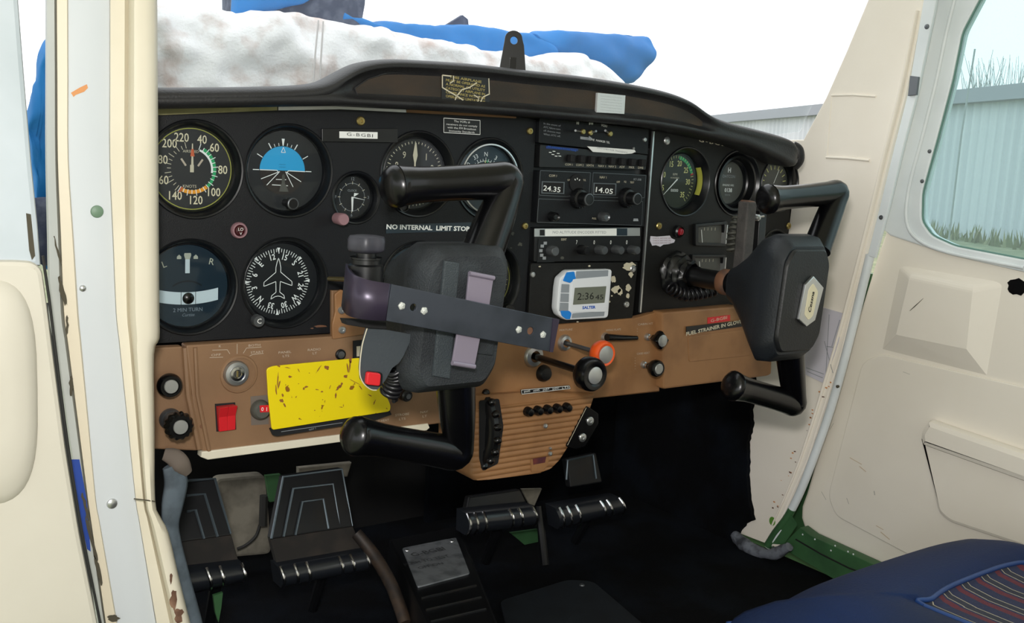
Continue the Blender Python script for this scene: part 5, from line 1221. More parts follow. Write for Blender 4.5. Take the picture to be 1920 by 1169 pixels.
# door post channel and rod
XC = .903
b = MB(); b.plate([X2(*q, XC - .006) for q in ((1742, -60), (1728, 20), (1703, 171), (1676, 278), (1650, 385), (1626, 480), (1640, 484), (1666, 388), (1692, 280), (1720, 172), (1752, 20), (1766, -60))][::-1], PX(XC - .006), .006, 'white_paint', bevel=.0012); ch = struct(b.build('trim_1'))
def xscrew(par, px, py, r, X, mt='steel_dark', name='screw'):
    b = MB(); b.lathe([(r, 0), (r * .9, .001), (r * .3, .0014), (0, .0006)], at(px, py, 'x', X), (-1, 0, 0), mt, 14); return b.build(name, par)
xscrew(ch, 1738, 50, .0034, XC - .006); xscrew(ch, 1652, 408, .0032, XC - .006)
b = MB(); b.plate([X2(*q, XC - .010) for q in ((1706, 142), (1722, 144), (1718, 178), (1702, 180))][::-1], PX(XC - .010), .004, 'steel_dark', bevel=.0005); b.build('hinge_plate', ch)['label'] = 'dark metal hinge plate'
b = MB(); rp_ = [at(*q, 'x', XC) for q in ((1632, 478), (1612, 560), (1588, 657), (1558, 765), (1524, 863), (1497, 930), (1468, 985), (1440, 1025))]
b.tube(rp_, .0062, 'white_paint', 14, smooth=4); rod = struct(b.build('trim_2', smooth=60))
b = MB(); b.tube([at(*q, 'x', XC - .0008) for q in ((1485, 955), (1474, 975), (1455, 1000), (1440, 1024))], [.0060, .0064, .0066, .0066], 'zinc_green', 14, smooth=3); b.build('green_stained_end', rod, smooth=60)
b = MB(); b.lathe([(.002, 0), (.0022, .003), (0, .004)], at(1572, 725, 'x', XC - .006), (-1, 0, 0), 'dirt', 10); b.build('rivet', rod)
# outer skin of the right side
b = MB(); b.plate([(-.45, .05), (-.45, -.64), (1.24, -.64), (1.24, -.11), (.05, -.11), (.02, .05)], PX(.955), .01, 'zinc_green'); struct(b.build('wall_outer'))
# right door
XD = .930
door = sempty('door_2', at(1700, 1000, 'x', XD))
b = MB(); b.plate([X2(*q, XD) for q in ((1662, 432), (1648, 470), (1590, 660), (1512, 925), (1503, 950), (1502, 972), (1508, 990), (1522, 1004), (1640, 1062), (1920, 1186))] + [(.95, -.62), (.95, -.08)] + [X2(*q, XD) for q in ((1920, 500), (1780, 466))], PX(XD), .02, 'door_cream', bevel=.004); b.build('door_panel', door)
b = MB(); b.plate(rounded([X2(*q, XD - .003) for q in ((1652, 664), (1616, 680), (1552, 930), (1566, 968), (1700, 1040), (1920, 1140))] + [(.80, -.60), (.80, -.24)] + [X2(1920, 726, XD - .003)], .012), PX(XD - .003), .004, 'door_cream', bevel=.0018); b.build('moulded_field', door)
# window frame
wf_out = [X2(*q, XD - .004) for q in ((1751, 30), (1720, 160), (1692, 278), (1665, 388), (1652, 428), (1668, 442), (1780, 479), (1920, 511))] + [(.95, -.09), (.95, .58)] + [(.195, .58)] + [X2(1768, -60, XD - .004)]
gl_in = rounded([X2(*q, XD - .004) for q in ((1840, -10), (1803, 60), (1785, 150), (1756, 260), (1728, 362), (1727, 415), (1746, 442), (1790, 462), (1920, 487))] + [(.86, -.075), (.86, .50), (.27, .50)], .008, n=3)
b = MB(); b.plate(wf_out, PX(XD - .004), .018, 'white_paint', holes=[gl_in], bevel=.0025); wfr = b.build('window_frame', door)
b = MB(); Mi = PX(XD - .0045)
ctr = [Mi @ Vector((a - .004 if i_ < 8 else a, c_, 0)) for i_, (a, c_) in enumerate(gl_in)]
b.tube([at(*q, 'x', XD - .0050) for q in ((1800, -40), (1775, 60), (1756, 150), (1730, 255), (1705, 350), (1700, 415), (1722, 450), (1780, 474), (1920, 502))], .0026, 'white_paint', 10, smooth=4); b.build('pressed_rim', door, smooth=60)
b = MB(); lp = [Mi @ Vector((a, c_, -.004)) for a, c_ in gl_in]; b.tube(lp + [lp[0]], .0018, mat('seal_green', '#5a8278', .5), 8, caps=False); b.build('window_seal', door)
b = MB(); b.plate(gl_in, PX(XD + .003), .003, 'window_glass'); b.build('window_glass', door)
for q in ((1743, 284), (1729, 340)): xscrew(door, q[0], q[1], .0028, XD - .004)
# raised block
B4 = [at(*q, 'x', XD) for q in ((1688, 498), (1880, 530), (1850, 704), (1655, 655))]; T4 = [at(*q, 'x', XD - .012) for q in ((1706, 516), (1824, 541), (1812, 655), (1680, 628))]
b = MB(); b.add(B4 + T4, [(4, 5, 6, 7), (0, 1, 5, 4), (1, 2, 6, 5), (2, 3, 7, 6), (3, 0, 4, 7)], 'door_cream'); o = b.build('raised_block', door, smooth=0, bevel=.006, bseg=4)
b = MB(); b.tube([at(1706, 583, 'x', XD - .0150), at(1716, 574, 'x', XD - .0155), at(1731, 560, 'x', XD - .0155)], [.0003, .0006, .0002], 'dirt', 6); b.build('scratch', door)
# scuffs on the door panel
random.seed(17)
for (x_, y_, ln, an, wd, mt_) in ((1605, 865, 26, 30, .0010, 'scuff'), (1618, 880, 16, 40, .0012, 'scuff'), (1590, 940, 12, 70, .0010, 'scuff_grey'), (1640, 925, 8, 80, .0016, 'scuff_grey'), (1660, 1005, 22, 40, .0014, 'scuff'), (1650, 990, 16, 30, .0010, 'scuff'), (1560, 800, 14, -60, .0008, 'scuff_grey'), (1575, 640, 10, -70, .0010, 'scuff'), (1700, 700, 14, 20, .0006, 'scuff_grey'), (1545, 930, 18, 60, .0008, 'scuff_grey')):
    a_ = X2(x_ - ln / 2 * math.cos(R(an)), y_ - ln / 2 * math.sin(R(an)), XD - .0035); c_ = X2(x_ + ln / 2 * math.cos(R(an)), y_ + ln / 2 * math.sin(R(an)), XD - .0035)
    b = MB(); b.line(PX(XD - .0035), a_, c_, wd, mt_, z=.0006); b.build('scuff_mark', door)
# armrest pocket
b = MB(); b.plate(rounded([X2(*q, .920) for q in ((1724, 815), (1757, 960), (1778, 980), (1920, 1028))] + [(.80, -.58), (.80, -.42)] + [X2(1920, 890, .920)], [.004, .006, .010, .001, .001, .001, .001]), PX(.920), .012, 'door_cream', bevel=.005); ar = b.build('armrest_pocket', door)
b = MB(); b.plate(rounded([X2(*q, .910) for q in ((1738, 788), (1723, 812), (1726, 836), (1920, 906))] + [(.80, -.52), (.80, -.44)] + [X2(1920, 850, .910)], [.005, .006, .004, .001, .001, .001, .001]), PX(.910), .021, 'door_cream', bevel=.008); b.build('armrest_lip', door)
b = MB(); random.seed(9); hp = X2(1908, 538, XD - .001); b.plate([(hp[0] + .014 * math.cos(a) * random.uniform(.7, 1.2), hp[1] + .0115 * math.sin(a) * random.uniform(.7, 1.1)) for a in [k * PI / 8 for k in range(16)]], PX(XD - .001), .001, 'gloss_black'); b.build('latch_opening', door)['label'] = 'ragged black latch opening'
# sill
b = MB(); b.plate([X2(*q, .906) for q in ((1500, 990), (1462, 1026), (1560, 1085), (1660, 1130), (1760, 1180), (1760, 1108), (1640, 1060), (1520, 1005))][::-1], PX(.906), .02, 'zinc_green', bevel=.001); sl = struct(b.build('trim_3'))
b = MB(); b.tube([at(*q, 'x', .9045) for q in ((1492, 1012), (1540, 1040), (1592, 1066), (1640, 1084))], .0012, 'matt_black', 6)
for q in ((1505, 1003), (1528, 1012), (1566, 1024), (1590, 1035), (1600, 1040), (1558, 1033)): b.lathe([(.0014, 0), (.001, .0006), (0, .0007)], at(*q, 'x', .906), (-1, 0, 0), 'white_paint', 8)
b.build('sill_groove', sl)
# carpet on the right kick wall and firewall
random.seed(21)
edge = []
for (a, c_) in ((1414, 700), (1410, 740), (1406, 770), (1408, 800), (1401, 830), (1400, 860), (1398, 900), (1402, 930), (1410, 976), (1396, 984), (1384, 1003), (1378, 1030)):
    edge.append(X2(a + random.uniform(-2, 2), c_, .892))
eo = []
for (a, c_), (d_, e_) in zip(edge, edge[1:]):
    for k in range(5): f = k / 5; eo.append((a + (d_ - a) * f + random.uniform(-.0012, .0012), c_ + (e_ - c_) * f))
b = MB(); b.plate([(-.399, -.20)] + eo + [(-.25, FZ), (-.399, FZ)], PX(.892), .008, 'carpet'); tag(b.build('carpet_panel'), 'black carpet lining the right side of the footwell, with a ragged edge', 'carpet')
b = MB(); b.plate([(.50, -.30), (.50, FZ), (.892, FZ), (.892, -.30)], PY(.370), .01, 'carpet'); tag(b.build('carpet_panel'), 'black carpet lining the front of the right footwell', 'carpet')
b = MB(); pts = [at(*q, 'x', .885) for q in ((1376, 1002), (1392, 1016), (1412, 1032), (1440, 1040), (1462, 1036), (1480, 1026))]
b.tube(pts, [.006, .010, .010, .008, .009, .007], 'carpet_edge', 10, smooth=4); 
o = b.build('torn_underlay', smooth=60); tag(o, 'grey torn carpet underlay at foot of the cream side trim', 'carpet underlay')
tx = bpy.data.textures.new('lump', 'CLOUDS'); tx.noise_scale = .02
dm = o.modifiers.new('d', 'DISPLACE'); dm.texture = tx; dm.strength = .008
b = MB(); b.tube([P(1396, 735, .10), P(1394, 850, .10), P(1388, 985, .10)], [.003, .004, .003], 'rubber_seal', 8); tag(b.build('hanging_wire'), 'thin black cable hanging at the edge of the carpet', 'cable')
# left side wall, kick area
b = MB(); b.box((-.082, .09, -.36), (.02, .30, .40), 'under'); struct(b.build('wall_left'))
# dashboard underside and inner top
b = MB(); b.box((.400, .125, -.262), (.93, .17, .006), 'under'); b.box((.40, .21, -.10), (.93, .006, .32), 'under'); tag(b.build('panel_backing'), 'black housing behind and under the instrument panels', 'housing')
# firewall insulation and green bits
b = MB(); b.plate(rounded(ppoly([(405, 898), (498, 890), (505, 960), (510, 1040), (400, 1050), (395, 960)], .30), .01), PY(.30), .02, 'insulation', bevel=.004); tag(b.build('insulation_pad'), 'stained beige insulation pad between the two left pedals', 'insulation')
b = MB(); b.plate(ppoly([(560, 878), (660, 868), (652, 895), (560, 900)], .28), PY(.28), .01, 'insulation', bevel=.002); tag(b.build('insulation_strip'), 'beige strip showing above the left pedals', 'insulation')
b = MB(); b.plate(ppoly([(498, 893), (526, 890), (520, 940), (506, 942)], .27), PY(.27), .006, 'zinc_green'); tag(b.build('green_bracket'), 'green painted bracket left of the second pedal', 'bracket')
b = MB(); b.plate(ppoly([(400, 1118), (418, 1112), (415, 1140), (410, 1168), (404, 1150)], .10), PY(.10), .004, 'zinc_green'); tag(b.build('green_bracket'), 'green painted bracket under the first pedal', 'bracket')
b = MB(); b.plate(ppoly([(957, 1000), (1008, 993), (1010, 1044)], .22), PY(.22), .004, 'zinc_green'); tag(b.build('green_bracket'), 'green painted triangle under the third pedal', 'bracket')
b = MB(); b.plate(ppoly([(978, 918), (1016, 917), (1002, 949), (992, 945)], .22), PY(.22), .004, 'insulation'); tag(b.build('insulation_strip'), 'beige triangle beside the third pedal', 'insulation')
b = MB(); b.tube([P(487, 985, .28), P(480, 1005, .28), P(462, 1022, .28), P(445, 1030, .28)], .002, 'rubber_seal', 6, smooth=4); b.tube([P(495, 930, .28), P(493, 985, .28)], .006, 'rubber_seal', 8); tag(b.build('control_cable'), 'dark cable hanging across the beige insulation', 'cable')
# wires under panel
b = MB(); b.tube([P(785, 822, .02), P(800, 838, .015), P(812, 832, .01)], .0035, mat('wire_yellow', '#d8a828', .5), 8, smooth=3); tag(b.build('wire'), 'yellow wire end below the left panel', 'wire')
b = MB(); b.tube([P(800, 812, .02), P(806, 832, .015)], .0026, 'ink_pale', 8); tag(b.build('wire'), 'white wire end below the left panel', 'wire')
b = MB(); b.tube([P(835, 812, -.01), P(826, 822, -.01), P(815, 832, -.01), P(798, 836, .02)], .0012, 'steel_dark', 8, smooth=3); tag(b.build('wire'), 'thin grey wire behind lower left grip arm', 'wire')

# ================================================================= PEDALS
def bar(t, q, y, ribs, name='pedal_bar'):
    """q: tl, tr, br, bl pixels"""
    tl, tr_, br2, bl2 = [P(a, d, y) for a, d in q]
    rows = []
    for i in range(25):
        u = i / 24; a = tl.lerp(tr_, u); d = bl2.lerp(br2, u)
        row = []
        for j in range(9):
            v = j / 8; p = a.lerp(d, v); bulge = math.sin(PI * (v * .85 + .08)) * .012
            row.append(p + Vector((0, -bulge, 0)))
        row.append(d + Vector((0, .02, 0))); row.append(a + Vector((0, .02, 0)))
        rows.append(row)
    b = MB(); b.grid(rows, 'pedal_pad', closed_u=True); n_ = len(rows[0]); b.f.append(tuple(reversed(range(n_)))); b.mi.append(0); b.f.append(tuple(24 * n_ + k for k in range(n_))); b.mi.append(0)
    br3 = b.build(name, t, smooth=60)
    for u in ribs:
        a = tl.lerp(tr_, u); d = bl2.lerp(br2, u); b = MB()
        b.tube([a.lerp(d, v) + Vector((0, -math.sin(PI * (v * .85 + .08)) * .012 - .0008, 0)) for v in [k / 8 for k in range(9)]], .0021, 'chrome', 8); b.build('rib', br3)
def pedal(label, up_q, lines, bar_q, ribs, yt=.165, ybm=.125, yb2=.110, mid=True):
    t = thing('rudder_pedal', label, 'pedal', P(bar_q[3][0], bar_q[3][1], yb2))
    if up_q:
        ys_ = [yt, yt, ybm, ybm]; f = [P(a, d, yy) for (a, d), yy in zip(up_q, ys_)]; nb = [p + Vector((0, .012, -.002)) for p in f]
        b = MB(); b.add(f + nb, [(0, 3, 2, 1), (4, 5, 6, 7), (0, 1, 5, 4), (1, 2, 6, 5), (2, 3, 7, 6), (3, 0, 4, 7)], 'pedal'); up_ = b.build('upper_plate', t, smooth=0, bevel=.002)
        yl0 = lambda q_: ybm + (yt - ybm) * max(0, min(1, ((up_q[3][1] + up_q[2][1]) / 2 - q_[1]) / ((up_q[3][1] + up_q[2][1]) / 2 - (up_q[0][1] + up_q[1][1]) / 2))) - .0012
        for ln in lines:
            b = MB(); b.tube([P(*q_, yl0(q_)) for q_ in ln], .0017, 'pedal_edge', 6); b.build('raised_line', up_)
        if mid:
            mq = [up_q[3], up_q[2], (bar_q[1][0] - 6, bar_q[1][1] - 4), (bar_q[0][0], bar_q[0][1] - 4)]
            f = [P(a, d, yy) for (a, d), yy in zip(mq, (ybm + .003, ybm + .003, yb2 + .01, yb2 + .01))]; nb = [p + Vector((0, .010, 0)) for p in f]
            b = MB(); b.add(f + nb, [(0, 3, 2, 1), (4, 5, 6, 7), (0, 1, 5, 4), (1, 2, 6, 5), (2, 3, 7, 6), (3, 0, 4, 7)], mat('pedal_worn', '#1b1815', .8, col2='#2a241f', nscale=40)); b.build('middle_plate', t, smooth=0, bevel=.001)
    bar(t, bar_q, yb2, ribs)
    b = MB(); c = P((bar_q[3][0] + bar_q[2][0]) / 2, (bar_q[3][1] + bar_q[2][1]) / 2, yb2 + .015)
    b.tube([c + Vector((0, 0, .01)), Vector((c.x, c.y + .03, FZ + .01))], .007, 'satin_black', 10); b.build('arm', t)
    return t
pedal('leftmost black rudder pedal, half hidden by grey strap', [(340, 906), (404, 897), (434, 1004), (318, 1020)], [[(352, 902), (403, 898), (432, 1002)], [(350, 930), (384, 927), (408, 1007)], [(351, 960), (367, 957), (383, 1011)]], [(346, 1068), (453, 1055), (458, 1088), (356, 1113)], (.35, .58, .97))
pedal('second black rudder pedal from left, with three nested raised lines', [(530, 893), (642, 878), (662, 988), (507, 1012)], [[(509, 1011), (531, 895), (641, 880), (660, 987)], [(532, 1007), (550, 917), (624, 908), (637, 989)], [(554, 1004), (567, 942), (606, 936), (616, 992)]], [(519, 1062), (685, 1033), (690, 1068), (524, 1101)], (.02, .17, .30, .67, .80, .98))
pedal('third rudder pedal, lower bar showing below the ribbed pedestal', [(880, 932), (976, 918), (990, 948), (874, 960)], [], [(871, 962), (999, 949), (1003, 984), (870, 1003)], (.02, .12, .24, .62, .76, .97), mid=False, yt=.16, ybm=.15, yb2=.130)
pedal('fourth rudder pedal, farthest to the right', [(1062, 862), (1118, 850), (1130, 905), (1070, 915)], [[(1062, 900), (1064, 864), (1112, 853), (1118, 898)]], [(1038, 952), (1160, 932), (1167, 961), (1043, 992)], (.06, .17, .30, .68, .78, .98), mid=False, yt=.16, ybm=.15, yb2=.130)
b = MB(); b.tube([P(668, 1000, .12), P(700, 1040, .10), P(735, 1100, .06), P(760, 1170, .02)], [.007, .008, .008, .008], mat('rod_brown', '#241d19', .6, col2='#3a2c20', nscale=60), 12, smooth=3); tag(b.build('rudder_bar'), 'dark brown worn tube running down right from the second pedal', 'tube')
b = MB(); b.tube([P(1010, 950, .16), P(1022, 1060, .13)], .006, 'satin_black', 10); tag(b.build('pedal_linkage'), 'black upright linkage rod between the two right pedals', 'linkage')

# tunnel
ZT = -.485
tb = [pz2(*q, ZT) for q in ((728, 1012), (862, 985), (935, 1169), (960, 1230), (830, 1250), (800, 1169))]
b = MB(); b.plate(tb[::-1], PZ(ZT), .075, 'satin_black', bevel=.004); tn = tag(b.build('floor_tunnel'), 'black tunnel cover on the floor between the pedals', 'tunnel cover')
b = MB(); b.plate(rounded([pz2(*q, ZT + .002) for q in ((754, 1028), (855, 1008), (881, 1075), (783, 1101))][::-1], .004), PZ(ZT + .002), .002, 'plate_metal', bevel=.0004); pl_ = b.build('metal_plate', tn); pl_['label'] = 'scuffed grey metal data plate'
b = MB()
for q in ((763, 1033), (847, 1016)): b.lathe([(.0028, 0), (.0024, .001), (0, .0014)], at(*q, 'z', ZT + .002), (0, 0, 1), 'alu', 12)
b.build('rivets', pl_)
b = MB(); dv = Vector(pz2(855, 1008, ZT)) - Vector(pz2(754, 1028, ZT)); ang = math.atan2(dv.y, dv.x)
for k, (px_, py_, s_) in enumerate(((803, 1036, 'G-BGBI'), (800, 1052, 'PUSH TO TEST'), (808, 1062, 'OFF ON'))):
    cc = pz2(px_, py_, ZT + .002); b.text(s_, Matrix.Translation((cc[0], cc[1], ZT + .0022)) @ Matrix.Rotation(ang, 4, 'Z'), .016 if k == 0 else .010, MATS['steel_dark'])
b.build('lettering', pl_)
for k in range(3):
    b = MB(); y0 = 1113 + k * 22; b.tube([at(790 + k * 9, y0 + 10, 'z', ZT + .001), at(893 + k * 9, y0 - 14, 'z', ZT + .001)], .0016, 'pedal', 6); b.build('tread_line', tn)
b = MB(); b.plate(rounded([pz2(*q, FZ + .006) for q in ((937, 1127), (1065, 1087), (1112, 1090), (1215, 1178), (1180, 1240), (965, 1240))][::-1], .012), PZ(FZ + .006), .006, 'mat_blue', bevel=.001); fc2 = tag(b.build('floor_cover'), 'dark blue-grey floor cover plate with rounded corner and screw', 'floor cover')
b = MB(); b.lathe([(.004, 0), (.003, .0015), (0, .001)], at(1091, 1098, 'z', FZ + .006), (0, 0, 1), 'steel_dark', 14); b.build('screw', fc2)
# grey strap by the door post
b = MB(); pts = [P(*q, -.015) for q in ((322, 872), (330, 905), (324, 945), (320, 985), (326, 1020), (335, 1060), (348, 1110), (366, 1180), (372, 1230))]
b.tube(pts, [.010, .0125, .012, .009, .008, .0085, .0085, .009, .009], 'grey_hose', 10, smooth=4, sq=.45, upv=(.3, -1, 0)); tag(b.build('hanging_strap', smooth=60), 'grey fabric strap hanging behind the door post', 'strap')
b = MB(); b.tube([P(307, 852, -.012), P(326, 858, -.015), P(340, 872, -.018), P(352, 888, -.015)], [.006, .009, .009, .005], 'taupe', 10, smooth=3, sq=.5, upv=(.2, -1, .2)); tag(b.build('strap_loop', smooth=60), 'taupe folded fabric loop under the lower round knob', 'fabric loop')

# ================================================================= LEFT DOOR POST
rowsY = [-80, 0, 150, 300, 450, 584, 635, 665, 800, 938, 970, 1000, 1085, 1169, 1260]
B5 = {-80: 295, 0: 295, 150: 296, 300: 297, 450: 298, 584: 299, 635: 299, 665: 289, 800: 290, 938: 291, 970: 301, 1000: 316, 1085: 336, 1169: 357, 1260: 380}
tab = {0: (85, 105, 128, 205, 241), 300: (85, 107, 129, 205, 240), 584: (91, 118, 147, 217, 243), 938: (146, 164, 180, 254, 272), 1169: (182, 197, 220, 292, 325), -80: (85, 105, 128, 205, 241), 1260: (198, 212, 236, 308, 344)}
ks = sorted(tab)
def tabi(y, j): return interp([(k, tab[k][j]) for k in ks], y)
YL = [-.070, -.098, -.088, -.088, -.098, -.100]
def pstrip(name, prof, mt, parent, label=None, smooth=50):
    """prof: list of (boundary index, next index, mix, y) describing columns left to right"""
    rows = []
    for ry in rowsY:
        row = []
        for j, k, f, yy in prof:
            pa_ = tabi(ry, j) if j < 5 else B5[ry]; pb2 = tabi(ry, k) if k < 5 else B5[ry]
            row.append(P(pa_ + (pb2 - pa_) * f, ry, yy))
        rows.append(row)
    # resample rows smoothly
    cols = [catmull([r[i] for r in rows], 3) for i in range(len(prof))]
    rows = [[c_[i] for c_ in cols] for i in range(len(cols[0]))]
    b = MB(); b.grid(rows, mt, flip=True); o = b.build(name, parent, smooth=smooth)
    if label: o['label'] = label
    return o
post = sempty('wall_left_post', P(200, 1169, -.09)); post.name = 'trim_4'
pstrip('outer_strip', [(0, 1, 0, .02), (0, 1, 0, -.075), (0, 1, .15, -.086), (0, 1, .85, -.086), (0, 1, 1, -.080)], 'outer_white', post)
pstrip('cream_strip', [(1, 2, 0, -.078), (1, 2, .08, -.088), (1, 2, .9, -.089), (1, 2, 1, -.086)], 'cream_stain', post, 'cream strip with brown stain line')
pstrip('pale_band', [(2, 3, 0, -.0855), (2, 3, .05, -.0855), (2, 3, .97, -.0855), (3, 4, .0, -.085)], 'band', post, 'pale blue-white flat band')
pstrip('inner_strip', [(3, 4, 0, -.082), (3, 4, .06, -.090), (3, 4, .8, -.090), (3, 4, 1, -.084)], 'cream_trim', post)
pstrip('rounded_trim', [(4, 5, -.05, -.080), (4, 5, .03, -.092), (4, 5, .2, -.099), (4, 5, .6, -.100), (4, 5, .88, -.097), (4, 5, .97, -.088), (4, 5, 1, -.076), (4, 5, .98, -.02)], 'cream_trim', post, 'rounded cream inner trim')
def pscrew(px, py, r, mt): 
    b = MB(); b.lathe([(r, 0), (r * .9, .0012), (r * .5, .002), (0, .0022)], P(px, py, -.0855), (0, -1, 0), mt, 18); b.build('screw', post)
pscrew(182, 397, .0052, mat('screw_green', '#66806a', .5)); pscrew(155, 541, .0028, 'alu'); pscrew(210, 945, .0046, 'alu'); pscrew(113, 45, .0010, 'steel_dark')
b = MB(); yv = -.0858
b.flat(ppoly([(133, 174), (150, 164), (163, 158), (165, 165), (158, 172), (142, 178), (138, 182)], yv)[::-1], PY(yv), 'orange_chip', 0); b.build('paint_chip', post)
random.seed(4); b = MB(); yv = -.0893
for (x_, y_, w_, h_) in ((117, 545, 12, 60), (133, 725, 9, 42), (126, 610, 6, 40), (160, 950, 9, 60), (172, 1010, 10, 90), (184, 1070, 8, 60), (108, 470, 5, 60), (212, 1160, 26, 14)):
    pl = []
    for k in range(16):
        a = -2 * PI * k / 16; pl.append(P2(x_ + w_ / 2 * math.cos(a) * random.uniform(.4, 1.2) + (h_ * .12 * -math.sin(a) if h_ > 50 else 0) * -1, y_ - h_ / 2 * math.sin(a) * random.uniform(.8, 1.1) * -1, yv))
    b.flat(pl, PY(yv), 'dirt', 0)
b.build('worn_seal_patches', post)
b = MB(); yv = -.0872; b.flat(ppoly([(133, 862), (149, 862), (163, 940), (170, 1035), (163, 1030), (148, 960)], yv)[::-1], PY(yv), 'tape_blue', 0); b.build('blue_tape', post)['label'] = 'strip of blue tape'
b = MB(); yv = -.1004
for (x_, y_, w_, h_) in ((325, 1125, 16, 44), (333, 1155, 20, 30), (322, 1085, 6, 24)):
    b.flat([P2(x_ + w_ / 2 * math.cos(a) * random.uniform(.5, 1.15) + (y_ - 1110) * .05, y_ - h_ / 2 * math.sin(a) * random.uniform(.7, 1.1), yv) for a in [2 * PI * k / 14 for k in range(14)]], PY(yv), 'rusty_patch', 0)
b.build('rusty_patch', post)
b = MB(); b.tube([P(251, 936, -.0965), P(270, 938, -.1005), P(291, 941, -.0985)], .0006, 'dirt', 6); b.build('crack_line', post)

# ================================================================= LEFT DOOR (open)
YD = -.115
ld = sempty('door_1', P(90, 1169, YD))
b = MB(); b.plate(ppoly([(-160, -80), (33, -80), (36, 0), (46, 130), (60, 300), (72, 420), (78, 500), (-160, 500)], YD), PY(YD), .022, 'left_frame', bevel=.004); b.build('window_frame', ld)
b = MB(); b.plate(rounded(ppoly([(-200, 490), (26, 489), (62, 491), (80, 505), (88, 560), (103, 680), (124, 840), (150, 1000), (184, 1169), (200, 1260), (-200, 1260)], YD - .006), [.001, .001, .006, .008, .01, .01, .01, .01, .01, .001, .001]), PY(YD - .006), .024, 'left_cream', bevel=.004); b.build('door_panel', ld)
b = MB(); rws = []
cc = P(-22, 740, YD - .006)
for s_, h in ((1.0, 0), (.97, .003), (.90, .0065), (.72, .0100), (.4, .0120), (.02, .0125)):
    rws.append([Vector((cc.x + s_ * .0345 * math.copysign(abs(math.cos(a)) ** .7, math.cos(a)), cc.y - h, cc.z + s_ * .088 * math.copysign(abs(math.sin(a)) ** .6, math.sin(a)))) for a in [2 * PI * k / 40 for k in range(40)]])
b.grid(rws, 'left_cream', closed_u=True); b.build('moulded_bulge', ld, smooth=60)
b = MB(); b.tube([P(*q, YD - .002) for q in ((80, 480), (92, 560), (107, 680), (128, 840), (154, 1000), (188, 1169), (204, 1260))], .0011, 'rubber_seal', 8, smooth=3); b.build('door_seal', ld)
b = MB(); b.plate(ppoly([(49, 400), (58, 402), (66, 480), (60, 488), (55, 470)], YD - .0005), PY(YD - .0005), .0005, 'dirt'); b.build('worn_edge', ld)

# ================================================================= WINDSHIELD
base = catmull([(-.075, .02, .085), (0, .17, .065), (.2, .26, .055), (.41, .285, .055), (.62, .26, .055), (.82, .17, .065), (.893, .02, .088)], 5)
topc = catmull([(-.075, -.17, .47), (0, -.10, .50), (.2, -.06, .52), (.41, -.05, .53), (.62, -.06, .52), (.82, -.10, .50), (.893, -.172, .47)], 5)
rows = []
for j in range(9):
    v = j / 8; rows.append([p.lerp(q, v) + Vector((0, .035 * math.sin(PI * v), .0)) * (1 if 3 < i < len(base) - 4 else .2) for i, (p, q) in enumerate(zip(base, topc))])
b = MB(); b.grid(rows, 'screen_glass'); struct(b.build('window_1', smooth=80, solid=.003))

# ================================================================= COVERS OUTSIDE
def pillow(name, top, bot, y0, T, mt, nz=.004, ns=18, seed=0, nu=60, nv=26, sharp=.6, parent=None, fold=0):
    t3 = [P(a, d, y0) for a, d in top]; b3 = [P(a, d, y0) for a, d in bot]
    tc = catmull(t3, 12); bc = catmull(b3, 12)
    def samp(c_, u):
        f = u * (len(c_) - 1); i = min(int(f), len(c_) - 2); return c_[i].lerp(c_[i + 1], f - i)
    rows = []
    for i in range(nu + 1):
        u = i / nu; a = samp(tc, u); d = samp(bc, u); ue = min(1, u / .06) ** .5 * min(1, (1 - u) / .06) ** .5; row = []
        for k in range(2 * nv):
            ph = 2 * PI * k / (2 * nv); v = .5 - .5 * math.cos(ph); s_ = math.sin(ph)
            p = a.lerp(d, v); thick = T * math.copysign(abs(s_) ** sharp, s_) * max(.05, ue)
            q = Vector((p.x * ns, p.z * ns, seed + (1 if s_ > 0 else 2)))
            off = noise.noise(q) * nz + noise.noise(q * 2.7) * nz * .5
            if fold: off += fold * math.sin((p.x * .8 + p.z * 1.8) * 60 + 2 * noise.noise(q * .5)) * .5
            row.append(Vector((p.x + off * .3, p.y - thick - off, p.z + noise.noise(q * 3 + Vector((5, 5, 5))) * nz * .35)))
        rows.append(row)
    b = MB(); b.grid(rows, mt, closed_u=True); n_ = 2 * nv; b.f.append(tuple(range(n_))); b.mi.append(0); b.f.append(tuple(nu * n_ + k for k in reversed(range(n_)))); b.mi.append(0)
    return b.build(name, parent, smooth=80)
t = thing('canopy_cover', 'padded cover with white fleece lining and bright blue outer cloth, lying outside the windshield', 'cover', P(800, 200, .48))
pillow('fleece_lining', [(200, 10), (296, 12), (380, 18), (431, 26), (514, 23), (572, 31), (645, 47), (707, 52), (790, 73), (868, 86), (936, 99), (993, 107), (1061, 99), (1092, 109), (1124, 135), (1138, 160)], [(200, 230), (296, 225), (450, 225), (600, 225), (760, 220), (900, 220), (1000, 215), (1080, 212), (1130, 205), (1142, 180)], .47, .05, 'fleece', nz=.016, ns=14, seed=1, nu=120, nv=40, sharp=.45, parent=t)
b = MB(); b.tube([P(597, 38, .395), P(592, 90, .392), P(588, 140, .392), P(585, 190, .395)], .0012, mat('stitch', '#cfcaca', .9), 6); b.tube([P(606, 40, .395), P(603, 90, .392), P(600, 140, .392), P(598, 190, .395)], .0012, 'stitch', 6); b.build('seam', t)
pillow('blue_cloth', [(696, 44), (723, 40), (801, 48), (879, 47), (957, 60), (1000, 66), (1040, 92)], [(700, 56), (740, 75), (801, 95), (880, 110), (926, 120), (993, 125), (1045, 110)], .545, .022, 'cloth_blue', nz=.008, ns=16, seed=5, parent=t, fold=.003)
